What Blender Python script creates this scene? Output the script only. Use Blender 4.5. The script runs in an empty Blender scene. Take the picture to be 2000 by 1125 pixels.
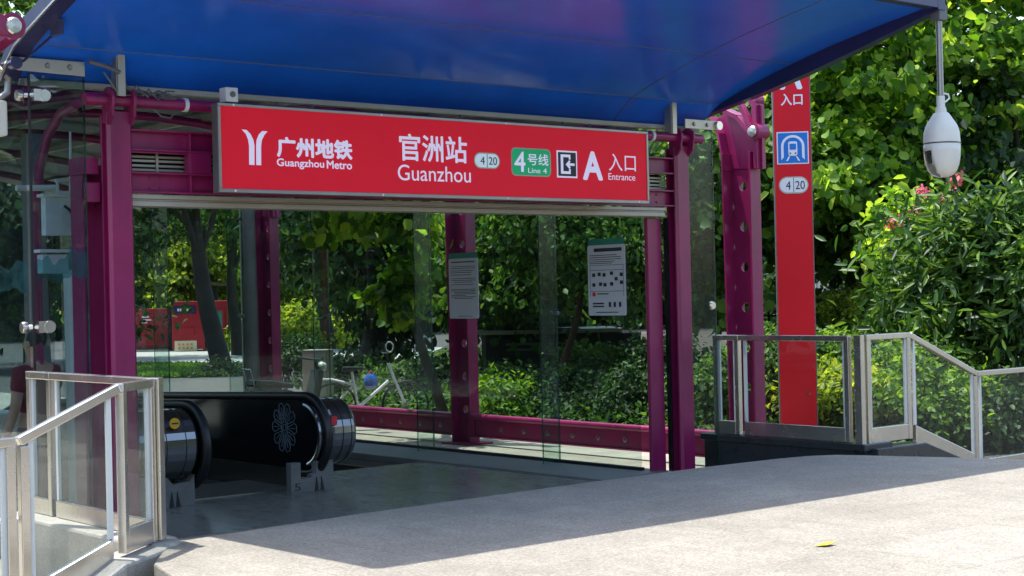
import bpy, bmesh, math, random
import numpy as np
from mathutils import Vector, Matrix
random.seed(7); RNG = np.random.default_rng(11)
SC = bpy.context.scene; COL = SC.collection
PI = math.pi; R = math.radians

# ------------------------------------------------------------------ camera
CAM_LOC = np.array([-10.816, -10.378, 1.7]); FPX = 3080.0
_yaw, _pit, _rol = map(R, (39.9063, 0.2304, -1.3153))
_fw = np.array([math.sin(_yaw)*math.cos(_pit), math.cos(_yaw)*math.cos(_pit), math.sin(_pit)])
_r = np.array([math.cos(_yaw), -math.sin(_yaw), 0.0]); _u = np.cross(_r, _fw)
_R = math.cos(_rol)*_r + math.sin(_rol)*_u
_U = -math.sin(_rol)*_r + math.cos(_rol)*_u
cd = bpy.data.cameras.new('camera'); cam = bpy.data.objects.new('camera', cd); COL.objects.link(cam)
cam.matrix_world = Matrix(((_R[0], _U[0], -_fw[0], CAM_LOC[0]), (_R[1], _U[1], -_fw[1], CAM_LOC[1]),
                           (_R[2], _U[2], -_fw[2], CAM_LOC[2]), (0, 0, 0, 1)))
cd.sensor_width = 36.0; cd.lens = FPX/2000*36.0; cd.clip_start = 0.1; cd.clip_end = 600
SC.camera = cam
def ray(x, y): return _fw + _R*(x-1000)/FPX - _U*(y-562.5)/FPX
def at_z(x, y, z): d = ray(x, y); return CAM_LOC + d*(z-CAM_LOC[2])/d[2]
def at_y(x, y, v): d = ray(x, y); return CAM_LOC + d*(v-CAM_LOC[1])/d[1]
def at_x(x, y, v): d = ray(x, y); return CAM_LOC + d*(v-CAM_LOC[0])/d[0]
def at_d(x, y, t): return CAM_LOC + ray(x, y)*t

# ------------------------------------------------------------------ light
SUN_DIR = Vector((0.118, -0.262, -1.0)).normalized()
w = bpy.data.worlds.new('World'); SC.world = w; w.use_nodes = True
nt = w.node_tree; bg = nt.nodes['Background']
sky = nt.nodes.new('ShaderNodeTexSky'); sky.sky_type = 'NISHITA'; sky.sun_disc = False
sky.sun_elevation = math.asin(-SUN_DIR.z); sky.sun_rotation = math.atan2(-SUN_DIR.x, -SUN_DIR.y)
sky.dust_density = 2.0; sky.air_density = 1.2
nt.links.new(sky.outputs[0], bg.inputs[0]); bg.inputs[1].default_value = 0.15
sl = bpy.data.lights.new('sun', 'SUN'); sl.energy = 3.1; sl.angle = R(0.55); sl.color = (1.0, 0.96, 0.90)
so = bpy.data.objects.new('sun', sl); COL.objects.link(so)
so.rotation_euler = SUN_DIR.to_track_quat('-Z', 'Y').to_euler()
SC.view_settings.view_transform = 'Standard'; SC.view_settings.look = 'None'
SC.view_settings.exposure = 1.32; SC.view_settings.gamma = 1.0
SC.render.engine = 'CYCLES'
SC.cycles.transparent_max_bounces = 40; SC.cycles.max_bounces = 10; SC.cycles.diffuse_bounces = 4
SC.cycles.caustics_reflective = False; SC.cycles.caustics_refractive = False

# ------------------------------------------------------------------ materials
def new_mat(name):
    m = bpy.data.materials.new(name); m.use_nodes = True
    return m, m.node_tree, m.node_tree.nodes['Principled BSDF']
def lnk(nt, a, b): nt.links.new(a, b)
def noise(nt, scale, detail=6, rough=.6, coord='Object', stretch=None):
    tc = nt.nodes.new('ShaderNodeTexCoord'); n = nt.nodes.new('ShaderNodeTexNoise')
    n.inputs['Scale'].default_value = scale; n.inputs['Detail'].default_value = detail; n.inputs['Roughness'].default_value = rough
    if stretch:
        mp = nt.nodes.new('ShaderNodeMapping'); mp.inputs['Scale'].default_value = stretch
        lnk(nt, tc.outputs[coord], mp.inputs[0]); lnk(nt, mp.outputs[0], n.inputs['Vector'])
    else: lnk(nt, tc.outputs[coord], n.inputs['Vector'])
    return n
def ramp(nt, src, stops):
    r = nt.nodes.new('ShaderNodeValToRGB'); e = r.color_ramp.elements
    while len(e) < len(stops): e.new(.5)
    for i, (p, c) in enumerate(stops): e[i].position = p; e[i].color = (*c, 1) if len(c) == 3 else c
    lnk(nt, src, r.inputs[0]); return r
def paint(name, col, rough=.4, metal=0., var=.12, scale=3., bump=0., coat=0., spec=.5, stretch=None):
    m, nt, b = new_mat(name)
    n = noise(nt, scale, stretch=stretch)
    c0 = [max(0, c*(1-var)) for c in col]; c1 = [min(1, c*(1+var)) for c in col]
    r = ramp(nt, n.outputs['Fac'], [(.3, c0), (.7, c1)])
    lnk(nt, r.outputs[0], b.inputs['Base Color'])
    n2 = noise(nt, scale*7, 4, stretch=stretch)
    mr = nt.nodes.new('ShaderNodeMapRange'); mr.inputs['To Min'].default_value = max(.02, rough-.08); mr.inputs['To Max'].default_value = min(1, rough+.1)
    lnk(nt, n2.outputs['Fac'], mr.inputs['Value']); lnk(nt, mr.outputs[0], b.inputs['Roughness'])
    b.inputs['Metallic'].default_value = metal; b.inputs['Coat Weight'].default_value = coat; b.inputs['Coat Roughness'].default_value = .06
    b.inputs['Specular IOR Level'].default_value = spec
    if bump:
        bp = nt.nodes.new('ShaderNodeBump'); bp.inputs['Strength'].default_value = bump; bp.inputs['Distance'].default_value = .01
        lnk(nt, n2.outputs['Fac'], bp.inputs['Height']); lnk(nt, bp.outputs[0], b.inputs['Normal'])
    return m
def glass(name, tint, refl=1.0, ior=1.5, rough=0.0, dirt=.05, dirtcol=(.5, .5, .48)):
    m, nt, b = new_mat(name); nt.nodes.remove(b)
    out = nt.nodes['Material Output']
    tr = nt.nodes.new('ShaderNodeBsdfTransparent'); tr.inputs[0].default_value = (*tint, 1)
    gl = nt.nodes.new('ShaderNodeBsdfGlossy'); gl.inputs['Roughness'].default_value = rough
    lw = nt.nodes.new('ShaderNodeLayerWeight'); lw.inputs[0].default_value = .5
    pw = nt.nodes.new('ShaderNodeMath'); pw.operation = 'POWER'; pw.inputs[1].default_value = 5; lnk(nt, lw.outputs['Facing'], pw.inputs[0])
    mu = nt.nodes.new('ShaderNodeMath'); mu.operation = 'MULTIPLY_ADD'; mu.inputs[1].default_value = .9*refl; mu.inputs[2].default_value = .045*refl
    mu.use_clamp = True; lnk(nt, pw.outputs[0], mu.inputs[0])
    mx = nt.nodes.new('ShaderNodeMixShader'); lnk(nt, mu.outputs[0], mx.inputs[0]); lnk(nt, tr.outputs[0], mx.inputs[1]); lnk(nt, gl.outputs[0], mx.inputs[2])
    df = nt.nodes.new('ShaderNodeBsdfDiffuse'); df.inputs[0].default_value = (*dirtcol, 1)
    n = noise(nt, 2.2, 8, .7); rp = nt.nodes.new('ShaderNodeMapRange')
    rp.inputs['From Min'].default_value = .35; rp.inputs['From Max'].default_value = .8; rp.inputs['To Max'].default_value = dirt*2
    lnk(nt, n.outputs['Fac'], rp.inputs['Value'])
    m2 = nt.nodes.new('ShaderNodeMixShader'); lnk(nt, rp.outputs[0], m2.inputs[0]); lnk(nt, mx.outputs[0], m2.inputs[1]); lnk(nt, df.outputs[0], m2.inputs[2])
    lnk(nt, m2.outputs[0], out.inputs[0]); return m
def granite(name, base, spk=.35, rough=.6, joints=None, stain=.25, bump=.25, mottle=0):
    m, nt, b = new_mat(name)
    n1 = noise(nt, 95, 3, .8); n2 = noise(nt, 1.1, 7, .65); n3 = noise(nt, 320, 2, .8); n4 = noise(nt, 7., 6, .7, stretch=(1, .5, 1))
    c = lambda k: tuple(min(1, v*k) for v in base)
    r1 = ramp(nt, n1.outputs['Fac'], [(.34, c(1-spk)), (.5, c(1)), (.68, c(1+spk*.7))])
    r3 = ramp(nt, n3.outputs['Fac'], [(.36, (.62, .62, .62)), (.5, (1, 1, 1))])
    r2 = ramp(nt, n2.outputs['Fac'], [(.3, (1-stain, 1-stain, 1-stain*1.05)), (.68, (1.08, 1.07, 1.05))])
    r4 = ramp(nt, n4.outputs['Fac'], [(.32, (.86, .855, .84)), (.6, (1.04, 1.04, 1.04))])
    cur = r1.outputs[0]
    extra = []
    if mottle:
        n5 = noise(nt, mottle, 5, .75, stretch=(1, 1.25, 1)); extra = [ramp(nt, n5.outputs['Fac'], [(.36, (.72, .715, .70)), (.5, (1, 1, 1)), (.64, (1.22, 1.21, 1.18))])]
    for k in [r3, r2, r4]+extra:
        mx = nt.nodes.new('ShaderNodeMixRGB'); mx.blend_type = 'MULTIPLY'; mx.inputs[0].default_value = 1
        lnk(nt, cur, mx.inputs[1]); lnk(nt, k.outputs[0], mx.inputs[2]); cur = mx.outputs[0]
    if joints:
        tc = nt.nodes.new('ShaderNodeTexCoord'); mp = nt.nodes.new('ShaderNodeMapping')
        mp.inputs['Rotation'].default_value = (0, 0, R(joints[3])); mp.inputs['Location'].default_value = (.37, .21, 0)
        br = nt.nodes.new('ShaderNodeTexBrick'); br.offset = joints[4]
        br.inputs['Color1'].default_value = (1, 1, 1, 1); br.inputs['Color2'].default_value = (.90, .895, .88, 1); br.inputs['Mortar'].default_value = (joints[5],)*3+(1,)
        br.inputs['Scale'].default_value = 1; br.inputs['Brick Width'].default_value = joints[0]; br.inputs['Row Height'].default_value = joints[1]
        br.inputs['Mortar Size'].default_value = joints[2]; br.inputs['Mortar Smooth'].default_value = .2
        lnk(nt, tc.outputs['Object'], mp.inputs[0]); lnk(nt, mp.outputs[0], br.inputs['Vector'])
        mx = nt.nodes.new('ShaderNodeMixRGB'); mx.blend_type = 'MULTIPLY'; mx.inputs[0].default_value = 1
        lnk(nt, cur, mx.inputs[1]); lnk(nt, br.outputs[0], mx.inputs[2]); cur = mx.outputs[0]
    lnk(nt, cur, b.inputs['Base Color'])
    mr = nt.nodes.new('ShaderNodeMapRange'); mr.inputs['To Min'].default_value = rough-.1; mr.inputs['To Max'].default_value = rough+.12
    lnk(nt, n4.outputs['Fac'], mr.inputs['Value']); lnk(nt, mr.outputs[0], b.inputs['Roughness'])
    if bump:
        bp = nt.nodes.new('ShaderNodeBump'); bp.inputs['Strength'].default_value = bump; bp.inputs['Distance'].default_value = .004
        lnk(nt, n1.outputs['Fac'], bp.inputs['Height']); lnk(nt, bp.outputs[0], b.inputs['Normal'])
    return m
def leafmat(name, dark, mid, light, trans=.35, rough=.42):
    m, nt, b = new_mat(name)
    g = nt.nodes.new('ShaderNodeNewGeometry')
    r = ramp(nt, g.outputs['Random Per Island'], [(0., dark), (.45, mid), (.8, light), (1., tuple(min(1, c*1.25) for c in light))])
    n = noise(nt, .9, 3); r2 = ramp(nt, n.outputs['Fac'], [(.32, (.6, .66, .62)), (.65, (1.15, 1.12, 1.0))])
    mx = nt.nodes.new('ShaderNodeMixRGB'); mx.blend_type = 'MULTIPLY'; mx.inputs[0].default_value = 1
    lnk(nt, r.outputs[0], mx.inputs[1]); lnk(nt, r2.outputs[0], mx.inputs[2])
    lnk(nt, mx.outputs[0], b.inputs['Base Color']); b.inputs['Roughness'].default_value = rough+.12
    b.inputs['Specular IOR Level'].default_value = .3
    tl = nt.nodes.new('ShaderNodeBsdfTranslucent'); hs = nt.nodes.new('ShaderNodeHueSaturation')
    hs.inputs['Hue'].default_value = .488; hs.inputs['Saturation'].default_value = 1.1; hs.inputs['Value'].default_value = 2.2
    lnk(nt, mx.outputs[0], hs.inputs['Color']); lnk(nt, hs.outputs[0], tl.inputs[0])
    ms = nt.nodes.new('ShaderNodeMixShader'); ms.inputs[0].default_value = trans
    lnk(nt, b.outputs[0], ms.inputs[1]); lnk(nt, tl.outputs[0], ms.inputs[2]); lnk(nt, ms.outputs[0], nt.nodes['Material Output'].inputs[0])
    return m
def emitmix(name, col, strength, rough=.35):
    m = paint(name, col, rough, var=.04); b = m.node_tree.nodes['Principled BSDF']
    b.inputs['Emission Color'].default_value = (*col, 1); b.inputs['Emission Strength'].default_value = strength
    return m

M = {}
M['purple'] = paint('purple_paint', (.29, .012, .100), .36, var=.17, scale=1.7, coat=.2)
def wear(m, chip, fade):
    nt = m.node_tree; b = nt.nodes['Principled BSDF']; src = b.inputs['Base Color'].links[0].from_socket
    n1 = noise(nt, 2.6, 6, .7, stretch=(1, 1, .22)); r1 = ramp(nt, n1.outputs['Fac'], [(.36, (.72, .72, .74)), (.5, (1, 1, 1)), (.70, (1.12, 1.35, 1.12))])
    mx = nt.nodes.new('ShaderNodeMixRGB'); mx.blend_type = 'MULTIPLY'; mx.inputs[0].default_value = fade
    lnk(nt, src, mx.inputs[1]); lnk(nt, r1.outputs[0], mx.inputs[2])
    n2 = noise(nt, 34, 4, .6); r2 = ramp(nt, n2.outputs['Fac'], [(.735, (0, 0, 0)), (.75, (1, 1, 1))])
    m2 = nt.nodes.new('ShaderNodeMixRGB'); lnk(nt, r2.outputs[0], m2.inputs[0]); lnk(nt, mx.outputs[0], m2.inputs[1]); m2.inputs[2].default_value = (*chip, 1)
    lnk(nt, m2.outputs[0], b.inputs['Base Color'])
wear(M['purple'], (.16, .09, .11), 1.0)
M['blue'] = paint('blue_panel', (.013, .15, .80), .20, var=.12, scale=1.1, coat=.06, spec=.42)
wear(M['blue'], (.013, .15, .80), .22)
M['navy'] = paint('navy_frame', (.022, .026, .10), .34, var=.12, scale=3, coat=.2)
M['sign_red'] = emitmix('sign_red_sheet', (.66, .010, .028), .12, .5)
M['sign_red'].node_tree.nodes['Principled BSDF'].inputs['Specular IOR Level'].default_value = .2
M['letter'] = emitmix('white_letter_film', (.74, .70, .88), .14, .5)
M['green_film'] = emitmix('green_film', (.0, .36, .13), .12, .5)
M['mint'] = emitmix('mint_film', (.62, .74, .80), .12, .5)
M['pale_edge'] = paint('pale_edge_film', (.42, .50, .36), .5)
M['ink'] = paint('black_film', (.015, .015, .02), .5)
M['teal_line'] = paint('teal_line', (.02, .25, .15), .5)
M['pylon_red'] = paint('pylon_red', (.72, .009, .020), .5, var=.06, scale=1.5, spec=.25)
M['pylon_white'] = paint('pylon_white', (.84, .82, .86), .45, var=.03)
M['sign_blue'] = paint('sign_blue', (.0, .17, .62), .4, var=.03)
M['steel'] = paint('stainless_steel', (.70, .66, .60), .24, metal=.92, var=.05, scale=1.2)
M['steel_warm'] = paint('warm_brushed_steel', (.46, .42, .36), .36, metal=.8, var=.1, scale=2)
M['steel_dark'] = paint('worn_steel', (.34, .32, .30), .34, metal=.85, var=.1, scale=2)
M['alu'] = paint('beige_aluminium', (.46, .42, .35), .42, metal=.35, var=.1, scale=2)
M['gray_metal'] = paint('grey_coated_metal', (.12, .125, .13), .45, var=.15)
M['frame_gray'] = paint('sign_frame_grey', (.16, .155, .155), .4, metal=.4, var=.12)
M['black'] = paint('black_rubber', (.008, .008, .010), .38, var=.2)
M['black_gloss'] = paint('black_glass_panel', (.006, .008, .010), .10, var=.1, coat=.3)
M['drum'] = paint('brushed_drum_steel', (.27, .27, .28), .17, metal=.95, var=.06, scale=1.5, stretch=(.2, 1, 4))
M['etch'] = paint('etched_line', (.13, .17, .21), .6)
M['white_plastic'] = paint('white_plastic', (.74, .72, .65), .42, var=.06, scale=4)
M['white_box'] = paint('light_grey_box', (.66, .68, .68), .5, var=.08)
M['yellow'] = paint('yellow_sticker', (.75, .42, .01), .5)
M['red_sticker'] = paint('red_sticker', (.6, .02, .03), .5)
M['glass'] = glass('clear_glass', (.77, .84, .82), .5, dirt=.012)
M['glass_front'] = glass('front_glass', (.76, .84, .86), 1.1, dirt=.02, dirtcol=(.2, .26, .3))
M['glass_rail'] = glass('railing_glass', (.92, .95, .93), .7, dirt=.012)
M['glass_rail_dusty'] = glass('dusty_railing_glass', (.90, .93, .91), .8, dirt=.04)
M['glass_edge'] = glass('green_glass_edge', (.40, .58, .53), 1.2, dirt=.12, dirtcol=(.35, .5, .46))
M['glass_fin'] = glass('fin_glass', (.84, .92, .89), .6, dirt=.03, dirtcol=(.3, .42, .38))
M['frost'] = glass('teal_frosted_film', (.62, .80, .82), .5, rough=.2, dirt=.17, dirtcol=(.06, .17, .20))
M['granite'] = granite('flamed_granite_paving', (.355, .327, .280), .44, .7, joints=(1.2, .8, .006, 0, .5, .74), stain=.24, mottle=42)
M['granite_curb'] = granite('granite_curb', (.44, .42, .38), .32, .55, stain=.3)
M['dark_granite'] = granite('dark_polished_granite', (.040, .046, .054), .55, .28, stain=.2, bump=0)
M['floor'] = granite('polished_floor', (.27, .262, .235), .2, .22, joints=(1.1, 1.1, .008, 0, 0, .35), stain=.15, bump=0)
M['sill'] = granite('grey_sill_stone', (.16, .16, .16), .25, .5, stain=.3, bump=.1)
M['pave'] = granite('outer_paving', (.40, .375, .31), .25, .75, joints=(.6, .3, .006, 0, .5, .7), stain=.28)
M['asphalt'] = granite('grey_asphalt', (.085, .083, .078), .3, .9, stain=.3)
M['road'] = granite('pale_road', (.45, .44, .42), .15, .85, stain=.15)
M['soil'] = granite('bed_soil', (.06, .045, .03), .5, .95, stain=.4)
M['bark'] = granite('bark_dark', (.05, .042, .034), .5, .9, stain=.5, bump=.8)
M['bark_pale'] = granite('bark_pale', (.17, .145, .11), .4, .9, stain=.4, bump=.6)
M['bark_red'] = granite('bark_reddish', (.16, .075, .042), .55, .9, stain=.5, bump=.8)
M['concrete'] = granite('grey_concrete_pole', (.20, .205, .20), .2, .8, stain=.3)
M['ceiling'] = paint('ceiling_sheet', (.11, .115, .115), .5, metal=.2, var=.25, scale=.7, stretch=(.3, 1.5, 1))
M['kiosk_red'] = paint('kiosk_red', (.34, .008, .022), .45, var=.12)
M['poster'] = paint('poster_sheet', (.60, .60, .66), .5, var=.04)
M['poster_green'] = paint('poster_green', (.02, .22, .15), .5)
M['cream'] = paint('cream_poster', (.62, .58, .40), .6)
M['orange'] = paint('orange_patch', (.62, .25, .08), .6)
M['skin'] = paint('skin', (.50, .28, .20), .5, var=.08)
M['shirt'] = paint('dark_red_cloth', (.17, .014, .03), .85, var=.2, bump=.2)
M['trouser'] = paint('dark_cloth', (.02, .022, .03), .85, var=.2)
M['hair'] = paint('black_hair', (.009, .008, .008), .5, var=.3)
M['helmet_blue'] = paint('helmet_blue', (.015, .12, .50), .25, coat=.4)
M['tin'] = paint('brown_roof', (.16, .085, .06), .7, var=.25)
M['hut'] = paint('dark_timber', (.020, .020, .020), .8, var=.3)
M['greywall'] = paint('grey_render_wall', (.20, .22, .23), .9, var=.12)
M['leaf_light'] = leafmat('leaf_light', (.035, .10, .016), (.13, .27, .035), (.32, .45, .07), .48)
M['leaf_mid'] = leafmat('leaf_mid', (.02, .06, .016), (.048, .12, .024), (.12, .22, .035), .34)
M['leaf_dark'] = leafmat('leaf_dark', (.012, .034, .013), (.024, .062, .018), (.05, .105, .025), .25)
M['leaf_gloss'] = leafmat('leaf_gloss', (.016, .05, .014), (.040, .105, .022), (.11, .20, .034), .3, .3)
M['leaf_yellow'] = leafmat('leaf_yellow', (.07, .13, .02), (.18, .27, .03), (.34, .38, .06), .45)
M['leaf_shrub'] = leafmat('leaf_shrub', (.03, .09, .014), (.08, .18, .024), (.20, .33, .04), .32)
M['grass'] = leafmat('grass_blade', (.04, .11, .015), (.07, .17, .02), (.12, .24, .03), .3)
M['flower'] = leafmat('pink_petals', (.50, .08, .14), (.62, .12, .20), (.70, .25, .25), .35)
M['dead_leaf'] = paint('yellow_leaf', (.62, .50, .03), .6)

# ------------------------------------------------------------------ builders
class MB:
    def __init__(s): s.v = []; s.f = []; s.sm = []
    def add(s, vs, fs, smooth=False):
        o = len(s.v); s.v += [tuple(map(float, p)) for p in vs]
        s.f += [tuple(i+o for i in f) for f in fs]; s.sm += [smooth]*len(fs); return s
    def box(s, x0, x1, y0, y1, z0, z1):
        x0, x1 = sorted((x0, x1)); y0, y1 = sorted((y0, y1)); z0, z1 = sorted((z0, z1))
        return s.add([(x0,y0,z0),(x1,y0,z0),(x1,y1,z0),(x0,y1,z0),(x0,y0,z1),(x1,y0,z1),(x1,y1,z1),(x0,y1,z1)],
                     [(3,2,1,0),(4,5,6,7),(0,1,5,4),(1,2,6,5),(2,3,7,6),(3,0,4,7)])
    def bar(s, a, b, w, h, up=(0,0,1)):
        a = Vector(a); b = Vector(b); d = (b-a).normalized(); u = Vector(up)
        if abs(d.dot(u)) > .98: u = Vector((0,1,0))
        x = d.cross(u).normalized()*w/2; y = x.cross(d).normalized()*h/2
        vs = [p+q for p in (a, b) for q in (-x-y, x-y, x+y, -x+y)]
        return s.add(vs, [(3,2,1,0),(4,5,6,7),(0,1,5,4),(1,2,6,5),(2,3,7,6),(3,0,4,7)])
    def tube(s, pts, r, n=12, caps=True):
        P = [Vector(p) for p in pts]; rr = r if isinstance(r, (list, tuple)) else [r]*len(P); vs = []; fs = []
        up = Vector((0,0,1)); prev = None
        for i, p in enumerate(P):
            d = ((P[min(i+1, len(P)-1)]-P[max(i-1, 0)])).normalized()
            if prev is None:
                ref = up if abs(d.dot(up)) < .9 else Vector((1,0,0)); x = d.cross(ref).normalized()
            else: x = (prev - d*prev.dot(d)).normalized()
            prev = x; y = d.cross(x)
            for k in range(n):
                a = 2*PI*k/n; vs.append(p + (x*math.cos(a)+y*math.sin(a))*rr[i])
        for i in range(len(P)-1):
            for k in range(n): fs.append((i*n+k, i*n+(k+1) % n, (i+1)*n+(k+1) % n, (i+1)*n+k))
        s.add(vs, fs, True)
        if caps:
            m = len(P)-1
            s.add(vs[:n], [tuple(range(n-1, -1, -1))]); s.add(vs[m*n:], [tuple(range(n))])
        return s
    def cyl(s, a, b, r, n=20): return s.tube([a, b], r, n)
    def lathe(s, c, prof, n=32, axis='z'):
        vs = []; fs = []
        for (r, h) in prof:
            for k in range(n):
                a = 2*PI*k/n; p = (r*math.cos(a), r*math.sin(a), h)
                if axis == 'x': p = (p[2], p[0], p[1])
                if axis == 'y': p = (p[0], p[2], p[1])
                vs.append((c[0]+p[0], c[1]+p[1], c[2]+p[2]))
        for i in range(len(prof)-1):
            for k in range(n): fs.append((i*n+k, i*n+(k+1) % n, (i+1)*n+(k+1) % n, (i+1)*n+k))
        return s.add(vs, fs, True)
    def prism(s, poly, a, b, plane):
        """extrude a 2D polygon between a and b on the axis named by plane ('x': poly is (y,z))"""
        n = len(poly)
        def mk(p, t): return {'x': (t, p[0], p[1]), 'y': (p[0], t, p[1]), 'z': (p[0], p[1], t)}[plane]
        vs = [mk(p, a) for p in poly]+[mk(p, b) for p in poly]
        fs = [tuple(range(n))[::-1], tuple(range(n, 2*n))]+[(i, (i+1) % n, n+(i+1) % n, n+i) for i in range(n)]
        return s.add(vs, fs)
    def build(s, name, mat, parent=None, bevel=0., local=False, angle=35):
        org = Vector((0,0,0))
        if not local:
            p = parent
            while p is not None: org += Vector(p.location); p = p.parent
        me = bpy.data.meshes.new(name)
        me.from_pydata([tuple(Vector(v)-org) for v in s.v], [], s.f)
        bm = bmesh.new(); bm.from_mesh(me); bmesh.ops.recalc_face_normals(bm, faces=bm.faces); bm.to_mesh(me); bm.free()
        me.polygons.foreach_set('use_smooth', [True]*len(me.polygons) if any(s.sm) else [False]*len(me.polygons))
        if any(s.sm):
            try: me.set_sharp_from_angle(angle=R(angle))
            except Exception: pass
        me.materials.append(M[mat] if isinstance(mat, str) else mat)
        o = bpy.data.objects.new(name, me); COL.objects.link(o)
        if parent is not None: o.parent = parent
        if bevel:
            b = o.modifiers.new('bevel', 'BEVEL'); b.width = bevel; b.segments = 2; b.limit_method = 'ANGLE'; b.angle_limit = R(40)
        return o
def tag(o, label, cat, group=None, kind=None):
    if label: o['label'] = label
    if cat: o['category'] = cat
    if group: o['group'] = group
    if kind: o['kind'] = kind
    return o
def thing(name, label, cat, loc=(0,0,0), rz=0, group=None):
    o = bpy.data.objects.new(name, None); COL.objects.link(o); o.location = loc; o.rotation_euler = (0,0,rz)
    o.empty_display_size = .2
    return tag(o, label, cat, group)
def copy_tree(o, parent=None):
    c = o.copy(); COL.objects.link(c)
    if parent is not None: c.parent = parent
    for ch in [q for q in list(bpy.data.objects) if q.parent == o]: copy_tree(ch, c)
    return c
def structure(o): o['kind'] = 'structure'; return o

def text(name, s, rect, y, mat, parent, bold=0., local=False, thick=.0015):
    """text fitted to rect (x0,x1,z0,z1) on a wall facing -Y at depth y"""
    c = bpy.data.curves.new(name, 'FONT'); c.body = s
    o = bpy.data.objects.new(name, c); COL.objects.link(o)
    dg = bpy.context.evaluated_depsgraph_get(); me0 = bpy.data.meshes.new_from_object(o.evaluated_get(dg))
    co = np.array([v.co[:] for v in me0.vertices]); fs = [tuple(p.vertices) for p in me0.polygons]
    bpy.data.objects.remove(o); bpy.data.curves.remove(c)
    mn = co.min(0); mx = co.max(0); x0, x1, z0, z1 = rect
    X = x0+(co[:,0]-mn[0])/(mx[0]-mn[0])*(x1-x0); Z = z0+(co[:,1]-mn[1])/(mx[1]-mn[1])*(z1-z0)
    mb = MB(); n = len(co)
    bw = bold*(z1-z0)
    offs = [(0, 0)] if bw <= 0 else [(bw*math.cos(a), bw*math.sin(a)) for a in np.linspace(0, 2*PI, 8, endpoint=False)]+[(0, 0)]
    for i, (ox, oz) in enumerate(offs): mb.add([(a+ox, y-.00005*i, b+oz) for a, b in zip(X, Z)], fs)
    o = mb.build(name, mat, parent, local=local)
    sm = o.modifiers.new('thick', 'SOLIDIFY'); sm.thickness = thick; sm.offset = 0
    bpy.data.meshes.remove(me0)
    return o
def rrect(x0, x1, z0, z1, r, n=6):
    pts = []
    for cx, cz, a0 in ((x1-r, z0+r, -90), (x1-r, z1-r, 0), (x0+r, z1-r, 90), (x0+r, z0+r, 180)):
        for k in range(n+1):
            a = R(a0+90*k/n); pts.append((cx+r*math.cos(a), cz+r*math.sin(a)))
    return pts
def px_rect(tl, br, y):
    a = at_y(*tl, y); b = at_y(*br, y); return (a[0], b[0], b[2], a[2])

# ================================================================== ground
LZ = .29; GZ = -.10
# ground sheet with an opening for the station pit
mb = MB(); B = 260.; hx0, hx1, hy0, hy1 = -6.45, -.20, -1.7, 13.2
xs = (-B, hx0, hx1, B); ys = (-B, hy0, hy1, B)
for i in range(3):
    for j in range(3):
        if i == 1 and j == 1: continue
        mb.add([(xs[i],ys[j],GZ),(xs[i+1],ys[j],GZ),(xs[i+1],ys[j+1],GZ),(xs[i],ys[j+1],GZ)], [(0,1,2,3)])
structure(mb.build('ground', 'asphalt'))
mb = MB(); xs = (-11., hx0, hx1, 2.05); ys = (-9., hy0, hy1, 22.)
for i in range(3):
    for j in range(3):
        if i == 1 and j == 1: continue
        mb.add([(xs[i],ys[j],GZ+.004),(xs[i+1],ys[j],GZ+.004),(xs[i+1],ys[j+1],GZ+.004),(xs[i],ys[j+1],GZ+.004)], [(0,1,2,3)])
structure(mb.build('pavement', 'pave'))
# landing slab (raised granite) with a ramp down to the hall floor
L = [(-6.36,-1.95),(-6.62,-2.22),(-6.85,-2.56),(-6.98,-3.04),(-7.06,-3.7),(-7.1,-7.6)]
Rr = [(.40,-7.6),(.40,-3.6),(.33,-3.25),(.16,-2.78),(-.02,-2.40),(-.13,-2.14),(-.24,-1.93),(-.45,-1.80),(-.8,-1.74),(-1.6,-1.695),(-2.8,-1.71),(-5.0,-1.80)]
poly = L+Rr
slab = MB().prism(poly, LZ, LZ-.16, 'z').build('landing', 'granite', bevel=.012); structure(slab)
low = [(p[0]*1.0+(-.32 if p[0] < -3 else .32), p[1]) for p in poly if p[1] < -2.3]
structure(MB().prism([(-7.42,-2.9),(-7.42,-7.9),(.75,-7.9),(.75,-2.6),(.3,-2.3),(-6.6,-2.3)], .10, GZ-.02, 'z').build('step', 'granite', bevel=.012))
mb = MB(); mb.add([(-6.36,-1.9,LZ-.012),(-.24,-1.68,LZ-.012),(-.2,-.10,-.004),(-6.4,-.10,-.004)], [(0,1,2,3)])
mb.add([(-6.36,-1.9,LZ-.2),(-.24,-1.68,LZ-.2),(-.2,-.10,-.2),(-6.4,-.10,-.2)], [(3,2,1,0)])
structure(mb.build('ramp', 'granite'))
# hall floor (around the pit)
mb = MB(); z = 0.
for x0, x1, y0, y1 in ((-6.42,-1.15,-.10,2.68), (-1.15,-.47,-.1,13.2), (-6.42,-5.0,2.68,13.2)):
    mb.box(x0, x1, y0, y1, -.12, z)
structure(mb.build('floor', 'floor'))
mb = MB()
for x0, x1, y0, y1 in ((-1.16,-.3,-.02,13.2),): mb.box(x0, x1, y0, y1, -.05, .022)
structure(mb.build('sill', 'sill', bevel=.006))
# pit: stairs and shaft walls
mb = MB()
for k in range(16): mb.box(-2.76, -1.16, 2.68+k*.32, 2.68+(k+1)*.32+.02, -.16*(k+1)-.2, -.16*(k+1)-.0)
structure(mb.build('stairs', 'dark_granite'))
mb = MB(); mb.box(-1.16,-1.10,2.66,13.1,-3,-.13); mb.box(-5.06,-5.0,2.66,13.1,-3,-.13); mb.box(-5,-1.16,2.60,2.66,-3,-.13); mb.box(-5,-1.16,13.0,13.1,-3,-.0); mb.box(-5.05,-1.1,2.6,13.1,-3.1,-3.0)
structure(mb.build('shaft', 'dark_granite'))
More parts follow.
